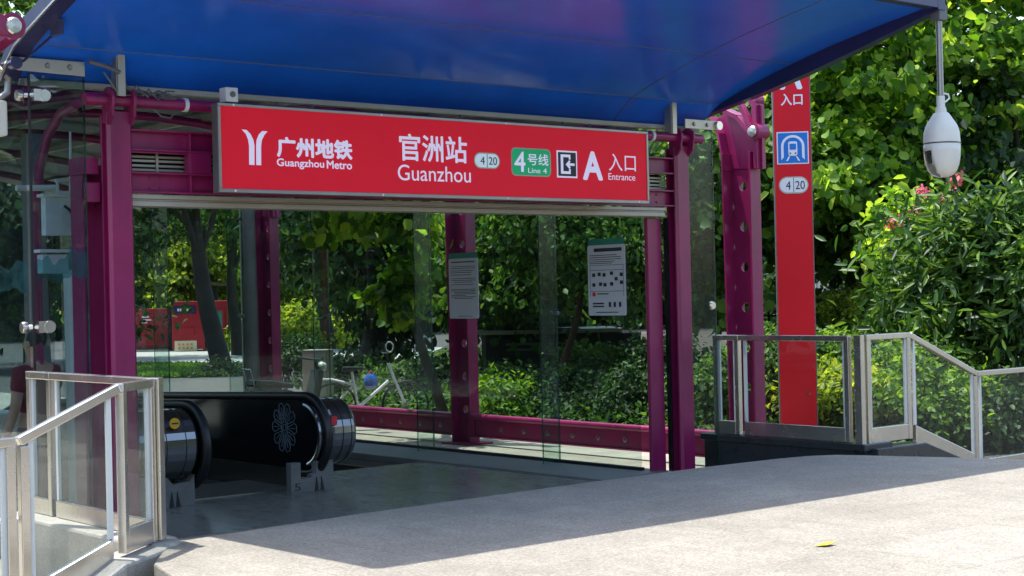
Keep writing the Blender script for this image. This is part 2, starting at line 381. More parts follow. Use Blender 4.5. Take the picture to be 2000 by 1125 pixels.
# far: road, grass strip
def gp(x, y, z=GZ): return at_z(x, y, z)
def strip(name, pts, mat, z, kind='structure'):
    o = MB().add([(p[0], p[1], z) for p in pts], [tuple(range(len(pts)))]).build(name, mat); o['kind'] = kind; return o
strip('road', [gp(150,712), gp(900,700), gp(900,678), gp(150,690)], 'road', GZ+.004)
strip('planting_bed', [(2.0,-.9),(60,-.9),(60,42),(24,35),(2.0,10)], 'soil', GZ+.008)

# ================================================================== portal frame
portal = thing('entrance_portal', 'magenta steel portal framing the station entrance, with two posts and a round top pipe', 'portal', (-2.9, 0, 0))
def post(mb, x0, x1, ztop):
    xc = (x0+x1)/2; wd = x1-x0
    mb.prism([(x0,-.035),(x0+.02,-.06),(x1-.02,-.06),(x1,-.035),(x1,-.02),(x0,-.02)], 0, ztop, 'z')
    mb.box(xc-.012, xc+.012, -.02, .07, 0, ztop); mb.box(x0+.01, x1-.01, .07, .09, 0, ztop-.02)
    mb.box(x0-.02, x1+.02, -.08, .11, .0, .012)
for x0, x1 in ((-5.86,-5.67), (-.15,.035)):
    m_ = MB(); post(m_, x0, x1, 3.06); po = m_.build('post', 'purple', portal, bevel=.004)
    c_ = MB()
    for xx in (x0+.012, x1-.012):
        c_.lathe((xx, -.05, 3.135), [(0,-.012),(.088,-.012),(.092,-.008),(.092,.008),(.088,.012),(0,.012)], 28, 'x')
        c_.prism([(-.13,3.1),(.03,3.1),(.03,2.98),(-.06,2.96),(-.12,3.02)], xx-.010, xx+.010, 'x')
    c_.build('pipe_clamp', 'purple', po)
MB().cyl((-6.03,-.05,3.135), (.205,-.05,3.135), .044, 24).build('top_pipe', 'purple', portal)
m_ = MB()
for xx in (-5.25, -.46): m_.lathe((xx,-.05,3.135), [(.044,-.014),(.052,-.014),(.052,.014),(.044,.014)], 24, 'x')
m_.build('pipe_band', 'pylon_white', portal)
def cbeam(z0, z1):
    m_ = MB(); m_.box(-5.668,-.152,.03,.05,z0,z1); m_.box(-5.668,-.152,-.03,.03,z1-.014,z1); m_.box(-5.668,-.152,-.03,.03,z0,z0+.014)
    for xx in (-5.2, -4.0, -2.8, -1.6, -.62): m_.box(xx,xx+.012,-.024,.03,z0+.014,z1-.014)
    return m_
cbeam(2.79, 2.945).build('upper_beam', 'purple', portal, bevel=.003)
lb = cbeam(2.487, 2.64).build('lower_beam', 'purple', portal, bevel=.003)
m_ = MB()
for xx in (-5.5,-5.42,-5.33,-.5,-.42,-.33):
    for zz in (2.53, 2.60): m_.lathe((xx, .028, zz), [(0,-.008),(.009,-.006),(.011,0)], 8, 'y')
m_.build('bolt', 'purple', lb)
m_ = MB(); m_.box(-5.20,-5.03,-.032,.028,2.641,2.789); m_.box(-5.66,-5.20,-.01,.0,2.775,2.789); m_.box(-5.212,-5.2,-.03,.05,2.641,2.789); m_.build('stiffener_plate', 'purple', portal, bevel=.003)
m_ = MB()
for z in (2.655,2.685,2.72,2.75): m_.box(-5.66,-.16,.075,.12,z,z+.016)
m_.box(-5.43,-5.412,.06,.075,2.645,2.787); m_.box(-.40,-.385,.06,.075,2.645,2.787)
m_.build('louvre', 'alu', portal)
MB().box(-5.66,-.16,.16,.17,2.64,2.80).build('louvre_backing', 'black', portal)
m_ = MB(); m_.box(-5.665,-.245,.0,.16,2.394,2.432); m_.box(-5.665,-.245,.012,.16,2.432,2.447); m_.box(-5.665,-.245,-.006,.16,2.447,2.478)
m_.build('shutter_housing', 'alu', portal, bevel=.004)
m_ = MB(); m_.box(-.405,-.225,.085,.10,0,2.385); m_.box(-.405,-.385,.10,.13,0,2.385); m_.box(-.245,-.225,.10,.13,0,2.385)
m_.build('inner_post', 'purple', portal, bevel=.006)
m_ = MB(); m_.box(-5.97,-5.86,.22,.25,0,2.62); m_.box(-5.86,-5.70,.24,.27,0,2.70); m_.box(-5.99,-5.965,.12,.3,0,2.62); m_.box(-6.0,-5.86,.1,.3,2.62,2.74); m_.box(-5.98,-5.87,.06,.1,2.42,2.56)
ip = m_.build('inner_post', 'purple', portal, bevel=.006)
MB().lathe((-5.80,.225,2.40),[(0,-.02),(.02,-.02),(.034,0),(.034,.01)],16,'y').build('bolt', 'purple', ip)
m_ = MB(); m_.box(-.158,-.10,.10,.12,0,2.39); m_.box(-.158,-.148,.06,.10,0,2.39); m_.build('shutter_guide', 'black', portal)
m_ = MB(); m_.box(-5.65,-5.60,.10,.16,0,2.39); m_.build('shutter_guide', 'black', portal)
m_ = MB()
arc = [(-5.99, .12+.9*(1-math.cos(a)), 3.05-.9*math.sin(a)*1.0) for a in np.linspace(0, 1.3, 10)]
m_.tube([( -5.95,.25,3.13),(-5.95,.5,3.10),(-5.95,.75,2.96),(-5.95,.91,2.73),(-5.95,.99,2.45),(-5.95,1.01,.0)], .036, 12); m_.build('curved_brace', 'purple', portal)
jb = thing('junction_box', 'small pale grey metal box standing on the top left corner of the red sign', 'box', (-5.02,-.30,3.135))
MB().box(-5.075,-4.975,-.345,-.25,3.14,3.245).build('housing', 'white_box', jb, bevel=.004)
MB().cyl((-5.02,-.351,3.195),(-5.02,-.343,3.195),.022,14).build('socket', 'gray_metal', jb)

# cables bundled on the left post head
cb = MB(); rnd = random.Random(3)
for k in range(9):
    x = -5.80; pts = []
    zz = 3.19+rnd.random()*.05
    for i in range(9):
        pts.append((x+i*.055+rnd.uniform(-.02,.02), -.06+rnd.uniform(-.05,.03), zz+rnd.uniform(-.03,.04)-i*.006))
    cb.tube(pts, .006, 6)
cb.tube([(-5.9,-.1,3.32),(-5.85,-.12,3.24),(-5.80,-.1,3.18)],.007,6)
cb.tube([(-6.02,-.12,3.385),(-5.9,-.13,3.36),(-5.79,-.12,3.325)],.016,8)
cb.tube([(-5.5,-.06,3.09),(-5.45,-.07,3.04),(-5.38,-.07,3.03),(-5.32,-.06,3.09)],.007,6)
tag(cb.build('cable_bundle', 'gray_metal'), 'tangled grey cables bunched on the head of the left magenta post', 'cables')
cb = MB()
for k in range(5):
    cb.tube([(-.60+rnd.uniform(-.1,.1), -.03, 3.09),(-.55+rnd.uniform(-.1,.1),-.04,3.0),(-.46+rnd.uniform(-.06,.06),-.03,2.97),(-.40,-.03,3.09)],.006,6)
tag(cb.build('cable_bundle', 'gray_metal'), 'thin loose cables hanging below the pipe beside the right magenta post', 'cables')

# ================================================================== canopy
prof = [(.12,3.27),(.06,3.32),(0,3.37),(-.07,3.42),(-.15,3.468),(-.40,3.555),(-.8,3.672),(-1.04,3.735),(-1.5,3.842),(-2.0,3.938),(-2.62,4.045)]
def pz(y):
    return float(np.interp(-y, [-a for a, b in prof], [b for a, b in prof]))
CX0, CX1, CY1 = -6.56, .47, -2.62
can = thing('entrance_canopy', 'glossy deep blue canopy sweeping out over the station entrance', 'canopy', (-3.05, 0, 3.3))
m_ = MB(); segs = [CX0+.13, -5.35, -3.05, -.775, CX1-.10]
yy = list(np.linspace(.12, -.15, 9))+list(np.linspace(-.15, -1.04, 12)[1:])+list(np.linspace(-1.04, CY1+.1, 16)[1:])
def sheet(x0, x1, ya, yb, lift):
    ysel = [y for y in yy if yb-1e-6 <= y <= ya+1e-6]
    vs = []; fs = []
    for y in ysel:
        for x in (x0, x1): vs.append((x, y, pz(y)+lift))
        for x in (x0, x1): vs.append((x, y, pz(y)+lift+.03))
    n = len(ysel)
    for i in range(n-1):
        a = i*4; b = a+4
        fs += [(a,a+1,b+1,b), (a+2,b+2,b+3,a+3), (a,b,b+2,a+2), (a+1,a+3,b+3,b+1)]
    fs += [(0,2,3,1), (4*(n-1),4*(n-1)+1,4*(n-1)+3,4*(n-1)+2)]
    m_.add(vs, fs, True)
g = .004
for i in range(len(segs)-1):
    for ya, yb in ((.12,-.15),(-.15,-1.04),(-1.04,CY1+.1)):
        if i in (0, 1) and False: continue
        sheet(segs[i], segs[i+1], ya, yb, 0)
# the wide middle bays are continuous in the photo: joints only at the side strips
o_ = m_.build('soffit_panel', 'blue', can, angle=25)
m_ = MB()
for x in (-5.35, -3.05): pass
for y in (-.15, -1.04): m_.box(CX0+.14, CX1-.11, y-.004, y+.004, pz(y)-.003, pz(y)+.012)
for a, b in zip(yy[:-1], yy[1:]): m_.bar((-.775, a, pz(a)+.003), (-.775, b, pz(b)+.003), .008, .012)
m_.build('joint_sealant', 'frame_gray', o_)
def rim(x0, x1, dz):
    m_ = MB(); vs = []; fs = []; n = len(yy)+1
    ys_ = yy+[CY1]
    for y in ys_:
        zb = pz(y)-dz if dz < .05 else float(np.interp(-y, [-.12,.018,.347,.666,1.185,1.844,2.62], [3.36,3.392,3.454,3.512,3.626,3.788,3.995]))
        vs += [(x0,y,zb),(x1,y,zb),(x1,y,pz(y)+.09),(x0,y,pz(y)+.09)]
    for i in range(n-1):
        a = i*4; b = a+4
        for k in range(4): fs.append((a+k, a+(k+1) % 4, b+(k+1) % 4, b+k))
    fs += [(0,3,2,1), tuple(4*(n-1)+k for k in range(4))]
    m_.add(vs, fs, True); return m_
rim(CX0, CX0+.13, .025).build('side_rim', 'navy', can, angle=30); rim(CX1-.10, CX1, .075).build('side_rim', 'navy', can, angle=30)
m_ = MB(); z_ = pz(CY1); m_.box(CX0+.13, CX1-.10, CY1, CY1+.10, z_-.04, z_+.13); m_.build('front_rim', 'navy', can, bevel=.005)
m_ = MB(); m_.bar((CX0-.01,.1,pz(.1)-.04),(CX0-.01,CY1,pz(CY1)+.02),.012,.012)
tr = MB(); vs=[];fs=[]
m_ = MB()
ys_ = yy+[CY1]
for a, b in zip(ys_[:-1], ys_[1:]): m_.bar((CX0-.006,a,pz(a)-.028),(CX0-.006,b,pz(b)-.028),.014,.014)
m_.build('edge_line', 'steel', can)  # bright strip stands in for the highlight along the left rim corner
m_ = MB(); m_.box(CX0+.14, CX1-.12, .10, .16, 3.225, 3.27); m_.build('rear_trim', 'alu', can, bevel=.004)
# canopy hatch fitting at left
m_ = MB(); m_.box(CX0+.13,CX0+.17,-.55,-.42,pz(-.5)-.10,pz(-.5)-.005); m_.bar((CX0+.15,-.42,pz(-.5)-.09),(CX0+.08,-.05,pz(-.05)-.06),.012,.012); m_.build('edge_bracket', 'navy', can)
for xx in (-5.775, -.215):
    m_ = MB(); m_.box(xx-.028, xx+.028, -.12, -.10, 3.16, 3.46); m_.box(xx-.036, xx-.029, -.11, -.02, 3.16, 3.46); m_.build('hanger_strap', 'steel_warm', can, bevel=.002)
for x0, x1, z0, z1, pin in ((-6.56,-6.03,3.295,3.385,-6.53), (-.03,.44,3.225,3.315,.42)):
    m_ = MB(); m_.prism([(x0+.05,z0),(x1,z0-.01),(x1,z1-.0),(x0+.0,z1),(x0,z0+.03)] if x0 < -3 else [(x0,z0),(x1-.05,z0),(x1,z0+.05),(x1-.04,z1),(x0,z1)], -.075, -.055, 'y')
    bp_ = m_.build('side_bracket', 'steel_warm', can, bevel=.003)
    m_ = MB()
    for q in ((.26,.42) if x0 < -3 else (.12,.3)): m_.lathe((x0+q,-.076,(z0+z1)/2),[(0,-.014),(.016,-.012),(.02,0)],14,'y')
    m_.build('bolt', 'steel_dark', bp_)
    MB().cyl((pin,-.10,(z0+z1)/2),(pin,-.03,(z0+z1)/2),.042,20).build('pin', 'navy' if x0 < -3 else 'steel', bp_)

# ================================================================== roof over the hall
roof = thing('hall_roof', 'long roof behind the blue canopy with a grey metal ceiling and magenta ribs', 'roof', (-3.05, 6, 3.4))
m_ = MB(); vs=[];fs=[]; n=13
for y in (.17, 13.3):
    for k in range(n):
        t = k/(n-1); x = -6.52+6.6*t; vs.append((x,y,3.30+.55*math.sin(PI*t)))
    for k in range(n):
        t = k/(n-1); x = -6.52+6.6*t; vs.append((x,y,3.36+.55*math.sin(PI*t)))
for k in range(n-1): fs += [(k,k+1,2*n+k+1,2*n+k), (n+k,3*n+k,3*n+k+1,n+k+1), (k,n+k,n+k+1,k+1),(2*n+k,2*n+k+1,3*n+k+1,3*n+k)]
fs += [(0,2*n,3*n,n),(n-1,2*n-1,4*n-1,3*n-1)]
m_.add(vs, fs, True); m_.build('ceiling', 'ceiling', roof, angle=60)
for y in (.8, 3.0, 5.2, 7.4, 9.6, 11.8):
    MB().tube([(-6.4+6.4*t,y,3.22+.5*math.sin(PI*t)) for t in np.linspace(0,1,15)],.05,10).build('rib','purple',roof)
for x in (-5.0,-3.6,-2.2,-1.0): MB().box(x-.03,x+.03,.2,13,3.30+.5*math.sin(PI*(x+6.5)/6.6)-.05,3.36+.5*math.sin(PI*(x+6.5)/6.6)-.05).build('purlin','alu',roof)
m_ = MB()
for xx in (-4.25,-2.78,-1.30):
    for d in (-.16,.16): m_.cyl((xx+d,.05,3.12),(xx+d,.05,3.22),.012,8); m_.cyl((xx+d,.05,3.165),(xx+d,.05,3.18),.026,10)
    m_.tube([(xx-.2,.05,3.10),(xx-.1,.04,3.14),(xx,.04,3.11),(xx+.12,.04,3.15),(xx+.2,.05,3.10)],.02,8)
m_.build('suspension_fitting', 'gray_metal', roof)

# ================================================================== sign
MB().box(-5.0,-.95,-.26,-.06,2.50,2.62).build('bracket','black',portal)
sg = thing('station_sign', 'long red station name sign with white Chinese and English lettering', 'sign', (-2.98,-.35,2.48))
YS = -.35
MB().box(-5.15,-.806,-.34,-.262,2.482,3.128).build('case', 'frame_gray', sg, bevel=.004)
m_ = MB(); x0,x1,z0,z1 = -5.15,-.806,2.482,3.128
for a in ((x0,x1,z0,z0+.028),(x0,x1,z1-.022,z1),(x0,x0+.022,z0+.028,z1-.022),(x1-.022,x1,z0+.028,z1-.022)): m_.box(a[0],a[1],-.356,-.341,a[2],a[3])
fr = m_.build('edge_frame', 'steel_dark', sg, bevel=.003)
m_ = MB()
for t in (.03,.33,.62,.97):
    for zz in (z0+.014,z1-.011): m_.lathe((x0+(x1-x0)*t,-.356,zz),[(0,-.006),(.008,-.004),(.010,0)],10,'y')
m_.build('rivet', 'pylon_white', fr)
face = MB().box(x0+.022,x1-.022,-.348,-.3405,z0+.028,z1-.022).build('face', 'sign_red', sg)
YT = -.3495
def T(s, tl, br, bold, mat='letter', y=YT): return text('lettering', s, px_rect(tl, br, YS), y, mat, face, bold)
T('广州地铁', (541.5,268.2), (687.3,311.2), .045); T('Guangzhou', (541,309.4), (633,331.8), .02); T('Metro', (638.4,313.6), (687.3,330.8), .025)
T('官洲站', (780,261), (912,318.5), .018); T('Guanzhou', (776.8,321), (919.8,356.8), .0)
T('入口', (1188.6,299.5), (1242,335.5), .0); T('Entrance', (1188.4,338), (1240.8,353), .0)
T('A', (1139.5,297.2), (1176,350.2), .05)
def P4(x, y): p = at_y(450+x/5.626, 200+y/5.626, YS); return (p[0], p[2])
m_ = MB()
m_.prism([P4(*p) for p in ((125,297),(178,303),(222,350),(252,410),(264,470),(264,688),(207,684),(206,480),(196,410),(170,345))], YT-.001, YT+.001, 'y')
m_.prism([P4(*p) for p in ((408,320),(350,314),(312,352),(288,415),(284,470),(285,688),(338,690),(337,480),(345,415),(375,355))], YT-.001, YT+.001, 'y')
m_.build('emblem', 'letter', face)
def pill(parent, rect, y, mats, local=False, s1='4', s2='20'):
    x0,x1,z0,z1 = rect; h = z1-z0; o = h*.07
    a = MB().prism(rrect(x0,x1,z0,z1,h*.499), y-.001, y+.001,'y').build('badge_edge', 'pale_edge', parent, local=local)
    b = MB().prism(rrect(x0+o,x1-o,z0+o,z1-o,(h-2*o)*.499), y-.003, y-.0012,'y').build('badge', mats, parent, local=local)
    xm = (x0+x1)/2; wd = x1-x0
    MB().box(xm-wd*.012,xm+wd*.012,y-.0042,y-.0031,z0+o,z1-o).build('badge_line','teal_line',parent, local=local)
    text('lettering', s1, (xm-wd*.26,xm-wd*.10,z0+h*.25,z1-h*.26), y-.0042, 'ink', parent, local=local)
    text('lettering', s2, (xm+wd*.06,xm+wd*.38,z0+h*.25,z1-h*.26), y-.0042, 'ink', parent, local=local)
pill(face, px_rect((925.5,297),(976.5,330.5),YS), YT, 'mint')
r = px_rect((998,287.5),(1076.5,346),YS)
MB().prism(rrect(*r,.045), YT-.001, YT+.001,'y').build('badge_edge','pale_edge',face)
q = .010; MB().prism(rrect(r[0]+q,r[1]-q,r[2]+q,r[3]-q,.038), YT-.003, YT-.0012,'y').build('line_badge','green_film',face)
T('4',(1004,296),(1025.5,335.5),.015,y=YT-.0042); T('号线',(1030,300),(1070.5,324),.012,y=YT-.0042); T('Line',(1031,327.5),(1055,338.6),.0,y=YT-.0042); T('4',(1060,328.8),(1067.5,339.2),.0,y=YT-.0042)
r = px_rect((1087,293.5),(1127.7,348),YS)
MB().box(r[0],r[1],YT-.001,YT+.001,r[2],r[3]).build('icon_border','letter',face)
q = .014; MB().box(r[0]+q,r[1]-q,YT-.003,YT-.0012,r[2]+q,r[3]-q).build('icon','ink',face)
W=r[1]-r[0]; H=r[3]-r[2]
def I(px_, pz_): return (r[0]+W*px_, r[2]+H*pz_)
m_ = MB()
m_.prism([I(.18,.14),I(.66,.14),I(.66,.33),I(.58,.33),I(.58,.24),I(.30,.24),I(.30,.76),I(.58,.76),I(.58,.68),I(.66,.68),I(.66,.86),I(.18,.86)],YT-.0052,YT-.0032,'y')
m_.prism([I(.42,.49),I(.60,.33),I(.66,.39),I(.60,.45),I(.86,.45),I(.86,.54),I(.60,.54),I(.66,.60),I(.60,.66)],YT-.0052,YT-.0032,'y')
m_.build('pictogram','letter',face)

# ================================================================== glass walls
def pane(name, x0,x1,y0,y1,z0,z1, mat, parent): return MB().box(x0,x1,y0,y1,z0,z1).build(name, mat, parent)
GX = -.43
gw = thing('glass_wall', 'right hand glass side wall of clear panes with glass fins along the entrance hall', 'glass wall', (GX, 6, 0))
seams = [.20, 1.36, 3.43, 5.46, 7.45, 9.5, 11.5, 13.0]
for a, b in zip(seams[:-1], seams[1:]): pane('pane', GX-.006, GX+.006, a+.008, b-.008, .024, 3.2, 'glass', gw)
for s in seams[1:-1]:
    f = pane('glass_fin', GX-.215, GX-.012, s-.008, s+.008, .024, 3.2, 'glass_fin', gw)
    m_ = MB(); m_.box(GX-.219,GX-.2155,s-.009,s+.009,.024,3.2); m_.box(GX-.008,GX+.008,s-.006,s+.006,.024,3.2); m_.build('edge_strip', 'glass_edge', f)
    m_ = MB()
    for z in (1.50, 2.75):
        for d in (-.045,.045): m_.lathe((GX-.03,s+d,z),[(0,-.02),(.018,-.02),(.024,-.012),(.024,.012),(0,.02)],16,'x')
        m_.box(GX-.062,GX-.052,s-.05,s+.05,z-.01,z+.01)
    m_.build('spider_fitting','gray_metal',f)
MB().box(GX-.02,GX+.03,.2,13.0,.022,.05).build('base_channel','black',gw)
MB().box(GX-.03,GX+.03,.2,13.0,3.2,3.27).build('top_channel','steel_dark',gw)
# back end glass
bw = thing('glass_wall', 'glass end wall closing the far end of the entrance hall', 'glass wall', (-3, 13.1, 0))
for a, b in ((-6.4,-4.5),(-4.5,-2.5),(-2.5,-.5)): pane('pane', a+.01,b-.01,13.1,13.112,.02,3.2,'glass',bw)
# facade side panes
fl = thing('glazed_screen', 'tall glass panel left of the entrance between the left magenta post and the glass corner', 'glass screen', (-6.15,0,0))
pane('pane', -6.405,-6.02,-.02,-.008,-.05,3.29,'glass_front',fl)
m_ = MB(); m_.box(-6.42,-6.406,-.022,-.006,-.05,3.29); m_.build('edge_strip','black',fl)
MB().box(-6.019,-6.010,-.022,-.006,-.05,3.29).build('edge_strip','glass_edge',fl)
for z in (3.14, 1.55):
    m_ = MB(); m_.lathe((-6.31,-.035,z),[(0,-.012),(.040,-.012),(.046,-.004),(.046,.012),(0,.014)],24,'y'); m_.box(-6.39,-6.335,-.045,-.024,z-.04,z+.04)
    m_.lathe((-6.46,.04,z),[(0,-.02),(.036,-.02),(.042,0),(.036,.02),(0,.02)],18,'x'); m_.cyl((-6.44,.03,z),(-6.38,-.03,z),.018,10)
    m_.build('glass_fitting','steel',fl)
def wave(t): return .035*math.sin(t*9)+.02*math.sin(t*23+1)
m_ = MB(); N=24
top = [(-6.40+.375*i/N, 1.98+wave(i/N*1.2)+.10*(i/N)) for i in range(N+1)]; bot = [(-6.40+.375*i/N, 1.86+.5*wave(i/N*1.4+2)+.03*(i/N)) for i in range(N+1)]
m_.prism(bot+top[::-1], -.0255, -.0225, 'y'); m_.build('safety_film','frost',fl)
sw = thing('glass_wall', 'left hand glass side wall running back from the glass corner at the picture edge', 'glass wall', (-6.43, 6, 0))
for a, b in ((.0,2.0),(2.0,4.0),(4.0,6.0),(6.0,8.0),(8.0,10.0),(10.0,13.0)): pane('pane', -6.44,-6.428,a+.02,b-.01,.0,3.25,'glass_front',sw)
m_ = MB(); top=[(.02+1.9*i/N, 1.98+wave(i/N*3)) for i in range(N+1)]; bot=[(.02+1.9*i/N, 1.80+.6*wave(i/N*2+2)) for i in range(N+1)]
m_.prism(bot+top[::-1], -6.445,-6.442,'x'); m_.build('safety_film','frost',sw)
frp = thing('glazed_screen', 'narrow glass panel right of the entrance beside the right magenta post', 'glass screen', (.2,0,0))
pane('pane', .045,.385,-.02,-.008,-.05,3.22,'glass',frp)
MB().box(.386,.396,-.022,-.006,-.05,3.22).build('edge_strip','glass_edge',frp)
m_ = MB(); m_.lathe((.335,-.03,1.55),[(0,-.012),(.034,-.012),(.04,-.004),(.04,.012),(0,.014)],20,'y'); m_.build('glass_fitting','steel',frp)
# notices hung on the glass
def notice(y0, y1, z0, z1, label, kind):
    t = thing('notice_board', label, 'notice', (GX-.012,(y0+y1)/2,z0), 0, 'notices hung on the glass wall')
    X = GX-.016
    MB().prism(rrect(min(y0,y1),max(y0,y1),z0,z1,.02),X-.004,X+.004,'x').build('sheet','poster',t)
    h=z1-z0; wd=abs(y1-y0); ya=max(y0,y1)
    MB().box(X-.006,X-.0041,min(y0,y1)+.012,ya-.012,z1,z1+h*.09).build('header','poster_green',t)
    m_ = MB(); rr = random.Random(int(z0*1000))
    def line(f0,f1,zf,th=.006): m_.box(X-.006,X-.0045,ya-wd*f1,ya-wd*f0,z0+h*zf,z0+h*zf+th)
    if kind == 0:
        line(.1,.9,.93,.012)
        for zf in (.86,.83,.79,.76,.72,.66,.63,.6,.56,.48,.455,.43,.405,.38,.355,.33): line(.08+.1*(rr.random()<.3), .92-.35*rr.random()*(rr.random()<.5), zf, .006)
        line(.3,.8,.035,.005)
    else:
        for zf in (.93,.905): line(.18,.92,zf,.016)
        for zf in (.85,.82,.79,.76,.735): line(.05,.95-.3*rr.random(),zf)
        for zf in (.71,.64,.34): line(.06,.96,zf,.004)
        for fx in (.06,.95): m_.box(X-.006,X-.0045,ya-wd*fx-.003,ya-wd*fx,z0+h*.27,z0+h*.71)
        for fx,zf in ((.12,.55),(.27,.56),(.40,.55),(.12,.41),(.3,.42),(.42,.41),(.6,.57),(.6,.42),(.72,.49),(.86,.55),(.86,.44)): m_.box(X-.006,X-.0045,ya-wd*(fx+.08),ya-wd*fx,z0+h*zf,z0+h*(zf+.05))
        line(.24,.55,.30,.01); line(.12,.42,.16,.014); line(.12,.42,.12,.014)
        for fx in (.55,.68,.82): m_.box(X-.006,X-.0045,ya-wd*(fx+.06),ya-wd*fx,z0+h*.12,z0+h*.19)
        line(.2,.8,.04,.008)
    m_.build('printed_text','ink',t)
    if kind: MB().box(X-.007,X-.0045,ya-wd*.2,ya-wd*.12,z0+h*.275,z0+h*.33).build('red_mark','red_sticker',t)
p0 = at_x(876,506,GX-.02); p1 = at_x(935,622,GX-.02); notice(p0[1],p1[1],p1[2],p0[2],'grey notice with lines of print hanging on the glass in front of the magenta column',0)
p0 = at_x(1147,480,GX-.02); p1 = at_x(1223,616,GX-.02); notice(p0[1],p1[1],p1[2],p0[2],'pale notice with a ruled table and a red mark, hanging near the inner post',1)

# ================================================================== magenta columns and low rails
def ring_plate(m_, y0, y1, z0, z1, r, x0, x1):
    """plate in the y-z plane with a round hole"""
    n=24; cy=(y0+y1)/2; cz=(z0+z1)/2; hy=(y1-y0)/2; hz=(z1-z0)/2; vo=[]; vi=[]
    for k in range(n):
        a=2*PI*k/n; c,s=math.cos(a),math.sin(a); t=min(hy/abs(c) if abs(c)>1e-6 else 9, hz/abs(s) if abs(s)>1e-6 else 9)
        vo.append((cy+c*t,cz+s*t)); vi.append((cy+c*r,cz+s*r))
    vs=[(x0,)+p for p in vo]+[(x0,)+p for p in vi]+[(x1,)+p for p in vo]+[(x1,)+p for p in vi]; fs=[]
    for k in range(n):
        j=(k+1)%n; fs += [(k,j,n+j,n+k),(2*n+k,3*n+k,3*n+j,2*n+j),(n+k,n+j,3*n+j,3*n+k)]
    m_.add(vs,fs)
def column(x, y, label, ztop=3.05, head=True):
    t = thing('steel_column', label, 'column', (x,y,GZ), 0, 'magenta steel columns outside the hall')
    m_ = MB(); yw0, yw1 = y-.10, y+.17
    z = GZ
    step=.40; zc = .32
    m_.box(x-.011,x+.011,yw0,yw1,GZ,.12)
    while zc+step/2 < ztop:
        ring_plate(m_,yw0,yw1,zc-step/2,zc+step/2,.048,x-.011,x+.011); zc+=step
    m_.box(x-.011,x+.011,yw0,yw1,zc-step/2,ztop)
    m_.build('web','purple',t)
    m_ = MB(); m_.box(x-.075,x+.075,yw0-.022,yw0,GZ,ztop); m_.build('flange','purple',t,bevel=.003)
    m_ = MB(); m_.prism([(x-.11,GZ),(x+.11,GZ),(x+.15,ztop),(x-.15,ztop)],yw1,yw1+.022,'y'); m_.build('flange','purple',t,bevel=.003)
    MB().box(x-.2,x+.2,y-.22,y+.28,GZ,GZ+.025).build('base_plate','purple',t,bevel=.003)
    if head:
        hd = MB()
        K = lambda *p: [(q[1]-CY[0]+y, q[2]) for q in (at_x(a, b, 1.0) for a, b in p)]
        hd.prism(K((1432,330),(1418,262),(1402,232),(1424,218),(1448,226),(1470,250),(1470,205),(1490,205),(1492,330)), x-.02, x+.02, 'x')
        e_ = K((1432,335),(1418,262),(1402,230)); 
        for a, b in zip(e_[:-1], e_[1:]): hd.bar((x,a[0],a[1]),(x,b[0],b[1]),.26,.022)
        e_ = K((1424,218),(1450,230),(1476,262))
        for a, b in zip(e_[:-1], e_[1:]): hd.bar((x-.02,a[0],a[1]),(x-.02,b[0],b[1]),.14,.05)
        e_ = K((1456,206),(1482,262)); hd.bar((x-.06,*e_[0]),(x-.06,*e_[1]),.06,.05)
        e_ = K((1480,196),(1484,330)); hd.bar((x,*e_[0]),(x,*e_[1]),.13,.05)
        hd.cyl((x-.06,y-.16,3.55),(x+.06,y-.16,3.55),.055,20)
        hd.cyl((x-.10,y-.19,3.237),(x+.06,y-.19,3.237),.082,24)
        h_=hd.build('head_bracket','purple',t,bevel=.003)
        MB().lathe((x-.10,y-.19,3.237),[(0,-.03),(.045,-.028),(.056,-.016),(.058,.0)],24,'x').build('pin_cap','steel',h_)
    return t
COLX=1.0; CY=(.10,4.63,9.12)
column(COLX,CY[0],'magenta steel column with round holes nearest the red pylon, with a pinned head')
column(COLX,CY[1],'magenta steel column with round holes standing behind the hanging notice')
column(COLX,CY[2],'magenta steel column with round holes farthest back, above the escalator handrail')
# left arm with pin
t = thing('steel_column','magenta arm with a big steel pin beside the left canopy edge, cut by the picture edge','column',(-7.15,.1,GZ),0,'magenta steel columns outside the hall')
pc = at_x(22,52,-6.80)
m_ = MB(); m_.box(-7.25,-7.05,.02,.2,GZ,3.2); m_.build('web','purple',t,bevel=.004)
m_ = MB(); m_.bar((-7.1,.1,3.1),(pc[0],pc[1],pc[2]),.10,.14); m_.bar((pc[0]-.02,pc[1],pc[2]-.02),(pc[0]-.5,pc[1]-.1,pc[2]+.18),.07,.11); m_.cyl((pc[0]-.0,pc[1]+.05,pc[2]),(pc[0],pc[1]-.03,pc[2]),.085,24); h_=m_.build('head_bracket','purple',t,bevel=.004)
MB().lathe((pc[0],pc[1]-.03,pc[2]),[(0,-.03),(.046,-.028),(.056,-.016),(.058,0)],24,'y').build('pin_cap','steel',h_)
def lowrail(y0,y1,label):
    t = thing('low_rail',label,'rail',(COLX,(y0+y1)/2,GZ),0,'magenta low rails between the columns')
    MB().cyl((COLX-.05,y0,.245),(COLX-.05,y1,.245),.036,16).build('tube','purple',t)
    m_=MB(); m_.box(COLX-.03,COLX-.01,y0,y1,.01,.225); m_.box(COLX-.07,COLX+.03,y0,y1,.0,.012); p=m_.build('plate','purple',t)
    m_=MB(); y=min(y0,y1)+.3
    while y<max(y0,y1)-.2: m_.lathe((COLX-.03,y,.11),[(.014,-.006),(.03,-.004),(.032,0)],14,'x'); y+=.42
    m_.build('rivet','steel_dark',p)
lowrail(CY[0]+.22,CY[1]-.14,'magenta low rail between the column by the pylon and the column behind the notice')
lowrail(CY[1]+.22,CY[2]-.14,'magenta low rail running back from the column behind the notice')

